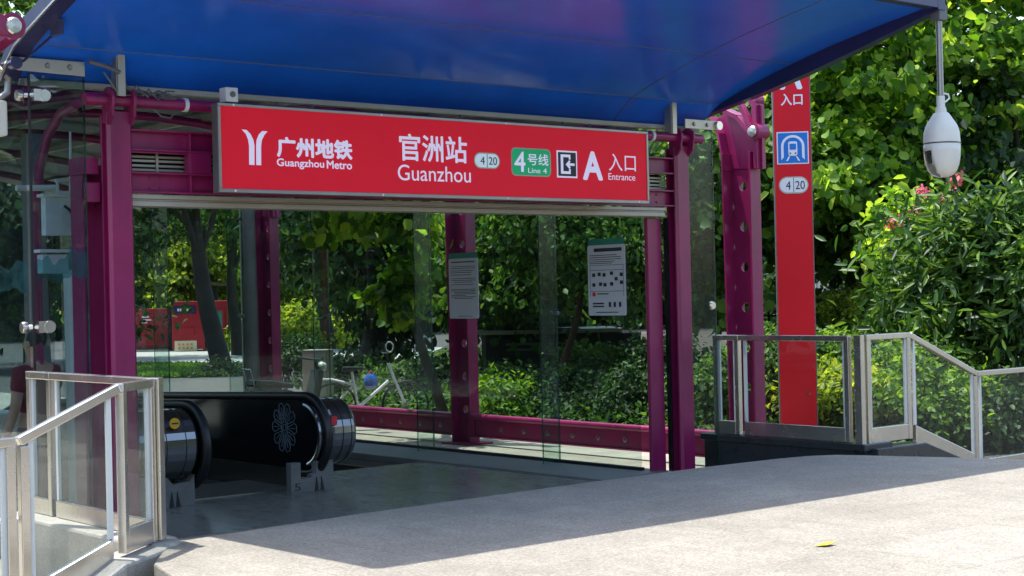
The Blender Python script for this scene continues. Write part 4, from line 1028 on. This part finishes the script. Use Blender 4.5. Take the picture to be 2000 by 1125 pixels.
def shrub(label,c,rad,n,leaf,shape,mat,group='shrubs in the planting beds',nl=26,name='shrub',cat='shrub'):
    base=np.array((c[0],c[1],GZ)); t=thing(name,label,cat,tuple(base),0,group)
    p,o,cc=clump_points(c,rad,n,nl,max(leaf*1.1,.08),shell=.5,flat=.7,bias=np.array([0,0,.6]))
    p[:,2]=np.maximum(p[:,2],GZ+.02)
    leaf_object('foliage',p-base,leaf,shape,mat,t,o,up=.7,droop=.05)
    m_=MB()
    for i in range(7):
        q=cc[int(RNG.integers(len(cc)))]; m_.tube([(base[0]+RNG.normal()*.05,base[1]+RNG.normal()*.05,GZ),((base[0]+q[0])/2,(base[1]+q[1])/2,(q[2]+GZ)/2+.05),q],[.02,.014,.006],6)
    m_.build('stem','bark',t)
    return t
def gpd(x, d, z=GZ):
    """ground point below picture column x at camera depth d"""
    p=at_d(x,560,d); return (p[0],p[1],z)

# --- right: broad-leaved tree and shrubs
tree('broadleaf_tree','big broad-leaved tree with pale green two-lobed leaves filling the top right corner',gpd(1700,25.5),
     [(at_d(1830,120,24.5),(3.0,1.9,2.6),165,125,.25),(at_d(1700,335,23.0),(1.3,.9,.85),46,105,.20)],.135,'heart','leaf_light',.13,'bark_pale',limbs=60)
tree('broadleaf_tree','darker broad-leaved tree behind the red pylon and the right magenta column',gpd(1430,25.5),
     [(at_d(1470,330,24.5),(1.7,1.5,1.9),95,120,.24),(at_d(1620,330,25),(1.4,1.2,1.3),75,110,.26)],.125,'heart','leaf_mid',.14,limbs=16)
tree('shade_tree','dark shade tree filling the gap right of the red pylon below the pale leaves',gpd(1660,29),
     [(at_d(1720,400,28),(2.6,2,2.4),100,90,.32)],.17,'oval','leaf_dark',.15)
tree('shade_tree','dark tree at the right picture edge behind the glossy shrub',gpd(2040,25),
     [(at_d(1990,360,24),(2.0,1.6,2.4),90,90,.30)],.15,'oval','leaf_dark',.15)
sb=shrub('big glossy dark shrub with long leaves and a bright upper left side',at_d(1880,560,19.6),(1.12,.9,1.1),190,.17,'long','leaf_gloss',nl=44)
shrub('glossy dark shrub with long leaves at the right edge of the picture',at_d(2020,520,18.6),(.7,.6,1.1),95,.17,'long','leaf_gloss',nl=40)
# flower heads on a bush
fbp=at_d(1760,420,18.6); fbz=GZ
fb=shrub('loose flowering shrub with pink blossoms above the glossy dark shrub',at_d(1770,455,20.9),(.7,.5,.58),44,.13,'oval','leaf_light',nl=22,name='flowering_shrub')
for i,(x_,y_) in enumerate(((1872,344),(1864,356),(1748,432),(1766,428),(1740,436),(1745,504),(1800,410),(1855,390),(1792,406),(1843,388),(1802,372))):
    c_=at_d(x_,y_,20.2 if i>1 else 19.2); p_=c_+RNG.normal(size=(26,3))*.034; o_=p_-c_; o_/=np.linalg.norm(o_,axis=1)[:,None]
    leaf_object('blossom',p_-np.array(fb.location),.055,'oval','flower',fb,o_)
# shrub bank on the right, in front of the trees
bank=[(1590,780,18.2,.48,.34,'leaf_yellow','low sunlit shrub between the red pylon and the railing corner post'),
 (1650,790,17.6,.5,.36,'leaf_yellow','bright low shrub behind the railing corner post'),
 (1720,800,17.3,.5,.34,'leaf_yellow','bright low shrub behind the narrow railing bay'),
 (1795,790,17.0,.5,.40,'leaf_shrub','mid green shrub behind the sloping railing bay'),
 (1860,790,17.2,.5,.40,'leaf_shrub','darker shrub behind the lower end of the sloping handrail'),
 (1660,705,20.6,.75,.40,'leaf_shrub','shrub behind the bright low shrub, right of the red pylon'),
 (1760,730,18.6,.7,.34,'leaf_shrub','shrub in the second row under the flowering shrub'),
 (1850,740,18.6,.6,.34,'leaf_mid','dark shrub in the second row under the big glossy shrub'),
 (1510,720,18.8,.55,.45,'leaf_mid','shrub seen between the right magenta column and the red pylon'),
 (1975,835,17.0,.42,.40,'leaf_dark','round dark clipped shrub behind the lowest railing bay at the right edge'),
 (1700,610,24.0,.9,.42,'leaf_yellow','sunlit spreading shrub under the flowering shrub, farther back'),
 (1420,760,18.5,.5,.45,'leaf_mid','shrub seen through the narrow glass panel right of the entrance')]
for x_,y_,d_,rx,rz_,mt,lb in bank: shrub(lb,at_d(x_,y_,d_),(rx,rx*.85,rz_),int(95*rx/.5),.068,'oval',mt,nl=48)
# seen through the glass
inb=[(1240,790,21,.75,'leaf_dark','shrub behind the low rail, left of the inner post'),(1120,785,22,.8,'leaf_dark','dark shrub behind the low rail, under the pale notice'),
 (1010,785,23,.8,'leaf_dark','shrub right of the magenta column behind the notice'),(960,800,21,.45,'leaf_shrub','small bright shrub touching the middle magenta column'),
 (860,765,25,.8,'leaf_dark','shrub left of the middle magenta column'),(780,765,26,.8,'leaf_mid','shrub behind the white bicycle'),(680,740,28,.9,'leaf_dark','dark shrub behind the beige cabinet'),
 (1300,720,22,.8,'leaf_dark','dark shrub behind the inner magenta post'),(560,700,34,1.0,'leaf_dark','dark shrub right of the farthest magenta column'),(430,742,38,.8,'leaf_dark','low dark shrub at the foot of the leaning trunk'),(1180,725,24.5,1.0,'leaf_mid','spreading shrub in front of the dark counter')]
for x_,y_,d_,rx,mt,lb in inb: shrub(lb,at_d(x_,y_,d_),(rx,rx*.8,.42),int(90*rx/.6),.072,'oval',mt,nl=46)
# ground cover over the bed
pts=[]
while len(pts)<26000:
    x=2.05+RNG.random()*9; y=-.8+RNG.random()*22
    if y > 9.2+1.05*(x-2): continue
    if x<2.05+RNG.random()*.2: continue
    h=.10+.22*(.5+.5*math.sin(x*2.1)*math.cos(y*1.7))*min(1,(x-2)*1.2)+(.10*min(3,x-2))
    pts.append((x,y,GZ+h*RNG.random()+(.05*min(3,x-2))))
o_=leaf_object('ground_cover',np.array(pts),.075,'oval','leaf_mid',None,up=.9,droop=.0); o_['kind']='stuff'; o_['label']='low leafy ground cover between the shrubs'
# trees through the glass
tree('broadleaf_tree','leafy tree with a slender reddish trunk behind the pale notice',gpd(1078,24),
     [(at_d(1140,430,23.5),(1.75,1.3,1.1),120,105,.24),(at_d(1060,340,23.5),(1.4,1.2,1.0),40,80,.28)],.11,'oval','leaf_mid',.06,'bark_red',limbs=12)
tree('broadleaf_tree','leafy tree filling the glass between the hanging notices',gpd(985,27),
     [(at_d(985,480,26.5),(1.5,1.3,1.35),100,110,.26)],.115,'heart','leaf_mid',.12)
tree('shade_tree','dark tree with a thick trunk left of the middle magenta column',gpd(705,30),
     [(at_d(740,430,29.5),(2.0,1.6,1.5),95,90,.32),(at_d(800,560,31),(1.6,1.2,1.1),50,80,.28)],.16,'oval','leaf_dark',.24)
tree('broadleaf_tree','tree with a hanging spray of bright pale leaves behind the centre glass',gpd(868,21),
     [(at_d(760,405,19.5),(.75,.6,.28),26,60,.16),(at_d(780,560,19.6),(.28,.25,.5),14,42,.10)],.125,'heart','leaf_light',.07)
tree('shade_tree','dark leaning tree trunk with a high crown in front of the red kiosk',gpd(432,40.5),
     [(at_d(340,310,40),(3.0,2.2,1.4),50,90,.35)],.17,'oval','leaf_dark',.24,bend=(.1,.1,0))
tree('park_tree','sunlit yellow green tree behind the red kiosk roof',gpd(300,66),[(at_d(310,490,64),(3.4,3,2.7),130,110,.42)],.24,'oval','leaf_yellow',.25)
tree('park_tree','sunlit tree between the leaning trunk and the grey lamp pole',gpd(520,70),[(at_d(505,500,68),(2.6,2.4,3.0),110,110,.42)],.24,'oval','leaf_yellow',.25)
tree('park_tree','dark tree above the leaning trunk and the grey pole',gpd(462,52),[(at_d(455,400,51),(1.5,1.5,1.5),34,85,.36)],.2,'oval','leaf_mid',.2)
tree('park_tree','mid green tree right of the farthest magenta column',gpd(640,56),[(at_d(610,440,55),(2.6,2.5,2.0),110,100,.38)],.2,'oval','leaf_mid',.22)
tree('park_tree','tree at the upper left corner above the canopy edge',gpd(-60,26),[(at_d(-30,60,26),(2.2,2,1.8),60,80,.35)],.18,'oval','leaf_mid',.2)
tree('park_tree','dark tree seen through the glass at the left picture edge',gpd(60,44),[(at_d(30,420,44),(3.2,2.5,3.2),95,85,.45)],.24,'oval','leaf_dark',.22)
tree('park_tree','dark tree behind the left magenta post',gpd(190,50),[(at_d(170,440,50),(3.2,2.5,3.0),80,85,.45)],.25,'oval','leaf_dark',.22)
far=[(-260,'far tree beyond the left picture edge'),(60,'far tall tree behind the left glass'),(380,'far tall tree behind the leaning trunk'),(650,'far tall tree behind the beige cabinet'),(900,'far tall tree behind the middle magenta column'),(1130,'far tall tree behind the pale notice'),(1380,'far tall tree behind the right magenta post'),(1620,'far tall tree behind the red pylon'),(1860,'far tall tree behind the big glossy shrub'),(2120,'far tall tree beyond the right picture edge')]
for i,(x_,lb) in enumerate(far):
    d_=78+6*(i%3); c_=at_d(x_,470,d_)
    tree('far_tree',lb,gpd(x_+30,d_),[(c_,(6.2,5,6.6),150,85,.75)],.55,'oval',('leaf_mid','leaf_dark','leaf_mid')[i%3],.35,group='far trees closing the view')
    t2=None
for i,(x_,y_) in enumerate(((-17,9),(-21,16),(-18,24),(-24,31),(-19,40),(-27,50),(-15,16))):  # unseen trees added as dark surroundings for the side wall glass to reflect
    tree('reflection_tree',('unseen tree added for reflections in the left row, nearest the entrance','second unseen tree added for reflections in the left row','third unseen tree added for reflections in the left row','fourth unseen tree added for reflections in the left row','fifth unseen tree added for reflections in the left row','sixth unseen tree added for reflections in the left row','unseen tree added for reflections just left of the hall')[i],(x_,y_,GZ),[((x_,y_,3.6),(3.6,3.6,3.6),80,90,.7)],.5,'oval','leaf_dark',.2,group='unseen trees added for reflections')
for i,(x_,y_) in enumerate(((-6,-30),(1,-32),(8,-30),(-13,-31),(15,-31))):  # more unseen trees, added behind the camera for the front glass to mirror
    tree('reflection_tree',('unseen tree added for reflections behind the camera','street tree behind the photographer to the right','unseen tree added for reflections far behind the camera','street tree behind the photographer to the left','unseen tree added for reflections at the far right behind the camera')[i],(x_,y_,GZ),[((x_,y_,4.2),(4.2,3.2,4.2),80,90,.7)],.55,'oval','leaf_dark',.2,group='unseen trees added for reflections')
# lit hedges far left and grass strip
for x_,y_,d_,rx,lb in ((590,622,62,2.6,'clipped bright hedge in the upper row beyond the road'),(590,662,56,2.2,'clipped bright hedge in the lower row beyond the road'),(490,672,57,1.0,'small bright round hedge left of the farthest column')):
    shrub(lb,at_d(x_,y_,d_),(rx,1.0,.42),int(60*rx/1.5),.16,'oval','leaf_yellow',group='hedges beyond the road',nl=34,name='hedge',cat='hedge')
g0=[gp(180,742),gp(440,736),gp(440,717),gp(180,715)]
pts=[]
for i in range(24000):
    u,v=RNG.random(),RNG.random(); p=(1-v)*((1-u)*g0[0]+u*g0[1])+v*((1-u)*g0[3]+u*g0[2]); pts.append((p[0],p[1],GZ+.01+.04*RNG.random()))
o_=leaf_object('grass',np.array(pts),.10,'oval','grass',None,up=.3,droop=-.6); o_['kind']='stuff'; o_['label']='strip of sunlit grass in front of the red kiosk'

# ================================================================== things in the park
def vx(x,d): 
    p=at_d(x,600,d); return p
KD=57.; kth=math.atan2(-.64,.767)
kp=gpd(388,KD); s=KD/FPX
ki=thing('red_kiosk','red kiosk with a cream poster and green door, far behind the leaning trunk','kiosk',kp,kth)
kx=lambda x:(x-388)*s; kz=lambda y: at_d(388,y,KD)[2]-GZ
MB().box(kx(334),kx(443),0,1.6,.1,kz(588)).build('body','kiosk_red',ki,bevel=.02,local=True)
nm=MB().box(kx(338),kx(381),-.03,-.001,kz(612),kz(597)).build('name_panel','sign_blue',ki,local=True); nm.data.materials[0]=M['navy']
m_=MB()
for i in range(6): m_.box(kx(346+i*4.5),kx(349+i*4.5),-.045,-.031,kz(607),kz(602))
m_.build('panel_text','pylon_white',nm,local=True)
MB().box(kx(343),kx(377),-.03,-.001,kz(653),kz(640)).build('hatch','kiosk_red',ki,local=True)
po=MB().box(kx(339),kx(382),-.03,-.001,kz(698),kz(665)).build('poster','cream',ki,local=True)
m_=MB()
for i in range(4):
    for j in range(2): m_.box(kx(346+i*8),kx(350+i*8),-.045,-.031,kz(674+j*7),kz(670+j*7))
m_.build('poster_print','orange',po,local=True)
dr=MB().box(kx(398),kx(433),-.03,-.001,kz(688),kz(608)).build('door','poster_green',ki,local=True)
m_=MB(); m_.box(kx(394),kx(398),-.05,-.001,kz(692),kz(604)); m_.box(kx(433),kx(437),-.05,-.001,kz(692),kz(604)); m_.box(kx(398),kx(433),-.05,-.001,kz(608),kz(604)); m_.build('door_frame','kiosk_red',dr,local=True)
MB().box(kx(398),kx(410),-.036,-.0305,kz(686),kz(610)).build('door_glass','black_gloss',dr,local=True)
kp2=gpd(300,58.5); pn=thing('hoarding','red hoarding with white markings left of the red kiosk','hoarding',kp2,kth)
px_=lambda x:(x-300)*s*1.02; 
MB().box(px_(255),px_(331),0,.25,.15,kz(601)).build('board','kiosk_red',pn,bevel=.02,local=True)
m_=MB()
for (x_,y_,w_) in ((276,616,14),(276,622,18),(276,627,10),(282,700,8),(300,700,4),(308,703,8)): m_.box(px_(x_),px_(x_+w_),-.03,-.001,kz(y_+3),kz(y_))
m_.build('markings','pylon_white',pn,local=True)
m_=MB(); m_.box(px_(253),px_(257),-.05,.3,0,kz(598)); m_.box(px_(329),px_(333),-.05,.3,0,kz(598)); m_.build('post','hut',pn,local=True)
pv=thing('pavilion','open pavilion with a brown shallow roof above the red hoarding','pavilion',gpd(330,62),kth)
s2=62/FPX; qx=lambda x:(x-330)*s2; qz=lambda y: at_d(330,y,62)[2]-GZ
MB().prism([(qx(245),qz(574)),(qx(330),qz(544)),(qx(425),qz(560)),(qx(425),qz(556)),(qx(330),qz(538)),(qx(245),qz(568))],0,3,'y').build('roof','tin',pv,local=True)
for x_ in (262,330,414): MB().box(qx(x_)-.1,qx(x_)+.1,.4,.6,0,qz(566)).build('post','hut',pv,local=True)
MB().box(qx(250),qx(330),.3,2.7,qz(571),qz(566)).build('eaves_beam','tin',pv,local=True)
lp=thing('lamp_pole','thick grey pole between the leaning trunk and the farthest magenta column','pole',gpd(488,22.5))
b_=gpd(488,22.5); t_=at_d(478,300,22.5)
MB().tube([b_,((b_[0]+t_[0])/2,(b_[1]+t_[1])/2,2.2),(t_[0],t_[1],5.2)],[.125,.115,.10],18).build('shaft','concrete',lp)
MB().lathe((b_[0],b_[1],GZ),[(0,0),(.22,0),(.22,.04),(.15,.06),(.14,.2)],20).build('base','concrete',lp)
cbp=at_d(644,735,23.5); cb_=thing('utility_cabinet','beige metal cabinet behind the escalator newel, next to the white bicycle','cabinet',(cbp[0],cbp[1],GZ),kth-R(12))
hz=at_d(640,685,23.5)[2]-GZ
MB().box(-.385,-.02,-.12,.25,.06,hz).build('body','alu',cb_,bevel=.01,local=True); MB().box(-.395,-.01,-.13,.26,hz,hz+.015).build('top','alu',cb_,local=True)
MB().box(-.365,-.04,-.135,-.121,.12,hz-.05).build('door','alu',cb_,bevel=.006,local=True)
MB().box(-.39,-.015,-.125,.255,0,.06).build('base','hut',cb_,local=True)
# dark counter with pale coping
cD=26.; cn=gpd(1085,cD); ct=thing('dark_counter','long dark counter with a pale stone coping behind the shrubs, under the notices','counter',cn,kth+R(4))
sc=cD/FPX; ux=lambda x:(x-1085)*sc; uz=lambda y: at_d(1085,y,cD)[2]-GZ
MB().box(ux(945),ux(1250),0,1.2,0,uz(652)).build('body','hut',ct,bevel=.02,local=True)
MB().box(ux(935),ux(1212),-.12,1.3,uz(651),uz(643)).build('coping','granite_curb',ct,bevel=.01,local=True)
m_=MB()
for k in range(7): m_.box(ux(985),ux(1130),-.03,-.001,uz(700)+k*.09,uz(700)+k*.09+.05)
m_.build('front_slats','hut',ct,local=True)
MB().box(ux(985),ux(1130),-.02,-.001,uz(690),uz(662)).build('front_panel','gray_metal',ct,local=True)
gb=thing('utility_building','plain grey rendered building half hidden behind leaves right of the red pylon','building',gpd(1700,38),kth)
s3=38/FPX; g3=lambda y: at_d(1700,y,38)[2]-GZ
MB().box(-65*s3,60*s3,0,3,0,g3(430)).build('wall','greywall',gb,local=True); MB().box(-70*s3,65*s3,-.15,3.1,g3(430),g3(424)).build('roof','greywall',gb,local=True)
MB().box(-20*s3,20*s3,-.04,-.002,.1,g3(560)).build('door','gray_metal',gb,local=True)
fe=thing('metal_fence','low dark metal fence between the right magenta column and the shrubs','fence',gpd(1500,27),kth)
s4=27/FPX; f4=lambda y: at_d(1500,y,27)[2]-GZ
for x_ in (1400,1450,1500,1550,1602): MB().box((x_-1500)*s4-.02,(x_-1500)*s4+.02,-.02,.02,0,f4(592)).build('post','hut',fe,local=True)
m_=MB()
for y_ in (594,615,637): m_.box((1395-1500)*s4,(1605-1500)*s4,-.012,.012,f4(y_)-.03,f4(y_))
m_.build('bar','hut',fe,local=True)
# bicycle
bp0=gpd(715,21.5); th=math.atan2(-.64,.767)+R(8)
bk=thing('bicycle','white framed bicycle standing beyond the magenta low rail','bicycle',bp0,th)
def wheel(xc):
    m_=MB(); n=28
    m_.tube([(xc+.31*math.cos(2*PI*k/n),0,.33+.31*math.sin(2*PI*k/n)) for k in range(n+1)],.018,8); w_=m_.build('wheel','black',bk,local=True)
    m_=MB(); m_.cyl((xc,-.04,.33),(xc,.04,.33),.025,10)
    for k in range(10): a=2*PI*k/10; m_.tube([(xc,0,.33),(xc+.3*math.cos(a),0,.33+.3*math.sin(a))],.002,4)
    m_.build('hub','steel_dark',w_,local=True)
wheel(-.48); wheel(.50)
m_=MB(); m_.tube([(-.48,0,.33),(-.15,0,.30),(.28,0,.66)],.022,10); m_.tube([(-.15,0,.30),(-.22,0,.80)],.020,10); m_.tube([(-.48,0,.33),(-.2,0,.62)],.014,8); m_.tube([(.50,.0,.33),(.34,0,.72),(.28,0,.90)],.022,10); m_.tube([(-.2,0,.62),(-.50,0,.70),(-.62,0,.70)],.018,10)
m_.build('frame','pylon_white',bk,local=True)
m_=MB(); m_.prism([(-.36,.80),(-.06,.83),(-.06,.86),(-.34,.87)],-.07,.07,'y'); m_.build('saddle','black',bk,bevel=.02,local=True)
m_=MB(); m_.tube([(.28,0,.90),(.26,0,1.02)],.014,8); m_.tube([(.22,-.27,1.03),(.27,-.1,1.03),(.27,.1,1.03),(.22,.27,1.03)],.014,8); hb=m_.build('handlebar','black',bk,local=True)
m_=MB(); m_.tube([(.30+.05*math.cos(2*PI*k/16),-.02,1.12+.07*math.sin(2*PI*k/16)) for k in range(17)],.010,8); m_.tube([(.28,-.02,1.03),(.29,-.02,1.06)],.008,6); m_.build('mirror','steel',hb,local=True)
hl=thing('helmet','bright blue helmet hanging at the handlebar of the white bicycle','helmet',tuple(at_d(724,746,21.0)))
m_=MB(); c_=at_d(724,746,21.0); m_.lathe(c_,[(.0,.115),(.05,.105),(.085,.06),(.098,.0),(.09,-.05),(.05,-.09),(0,-.10)],20); m_.build('shell','helmet_blue',hl)
m_=MB(); m_.tube([c_+np.array((-.05,0,.10)),c_+np.array((0,0,.14)),c_+np.array((.05,0,.10))],.008,6); m_.build('strap','red_sticker',hl)
# e-scooter seen over the balustrade
ep=gpd(565,20.6); e_=thing('electric_scooter','black electric scooter with a round headlamp showing above the escalator balustrade','scooter',ep,th+R(30))
m_=MB()
for xc in (-.45,.45):
    w_=MB(); w_.tube([(xc+.17*math.cos(2*PI*k/20),0,.21+.17*math.sin(2*PI*k/20)) for k in range(21)],.045,8); w_.build('wheel','black',e_,local=True)
m_=MB(); m_.prism([(-.62,.45),(-.1,.42),(.2,.25),(.32,.3),(.44,.85),(.36,.88),(.22,.42),(-.05,.62),(-.55,.68)],-.12,.12,'y'); m_.build('body','black',e_,bevel=.03,local=True)
m_=MB(); m_.prism([(-.62,.69),(-.02,.64),(.0,.70),(-.3,.76),(-.6,.78)],-.10,.10,'y'); m_.build('seat','black',e_,bevel=.03,local=True)
m_=MB(); m_.tube([(.40,0,.86),(.37,0,.98)],.025,8); m_.tube([(.30,-.30,1.02),(.37,-.1,1.0),(.37,.1,1.0),(.30,.30,1.02)],.016,8); m_.build('handlebar','black',e_,local=True)
m_=MB(); m_.tube([(-.60,-.1,.70),(-.66,-.1,.92),(-.66,.1,.92),(-.60,.1,.70)],.014,8); m_.build('grab_rail','steel',e_,local=True)
MB().lathe((.46,0,.90),[(0,.06),(.055,.05),(.07,0),(.05,-.04),(0,-.06)],16,'x').build('headlamp','white_plastic',e_,local=True)

# ------------------------------------------------------------------ loose repeated pieces become parts of their own
def split_pieces(o, gap=.012):
    me=o.data; n=len(me.vertices); par=list(range(n))
    def find(i):
        while par[i]!=i: par[i]=par[par[i]]; i=par[i]
        return i
    for e in me.edges: par[find(e.vertices[0])]=find(e.vertices[1])
    co=np.array([v.co[:] for v in me.vertices]); root=np.array([find(i) for i in range(n)])
    ids=list(dict.fromkeys(root.tolist())); bx=[(co[root==r].min(0)-gap,co[root==r].max(0)+gap) for r in ids]
    cl=list(range(len(ids)))
    def fc(i):
        while cl[i]!=i: i=cl[i]
        return i
    for i in range(len(ids)):
        for j in range(i):
            if (bx[i][0]<=bx[j][1]).all() and (bx[j][0]<=bx[i][1]).all(): cl[fc(i)]=fc(j)
    groups={}
    for i,r in enumerate(ids): groups.setdefault(fc(i),set()).add(r)
    if len(groups)<2: return
    sm=me.polygons[0].use_smooth; polys=[(tuple(p.vertices),p.use_smooth) for p in me.polygons]; base=o.name.split('.')[0]
    for gi,rs in enumerate(groups.values()):
        keep=[i for i in range(n) if root[i] in rs]; mp={v:k for k,v in enumerate(keep)}
        m2=bpy.data.meshes.new(base); fs=[tuple(mp[i] for i in f) for f,_ in polys if f[0] in mp]
        m2.from_pydata([tuple(co[i]) for i in keep],[],fs); m2.polygons.foreach_set('use_smooth',[sm]*len(fs))
        if sm:
            try: m2.set_sharp_from_angle(angle=R(35))
            except Exception: pass
        m2.materials.append(me.materials[0])
        if gi==0: o.data=m2
        else:
            c=o.copy(); c.data=m2; c.name=base; COL.objects.link(c)
SPLIT=('pipe_clamp','glazing_bead','bolt','pipe_band','rivet','glass_fitting','spider_fitting','ear','shoe','slot','pictogram_lamp','suspension_fitting','post','door_frame','flange','hanger_strap')
for o in [q for q in list(bpy.data.objects) if q.type=='MESH' and q.parent is not None and q.name.split('.')[0] in SPLIT]: split_pieces(o)
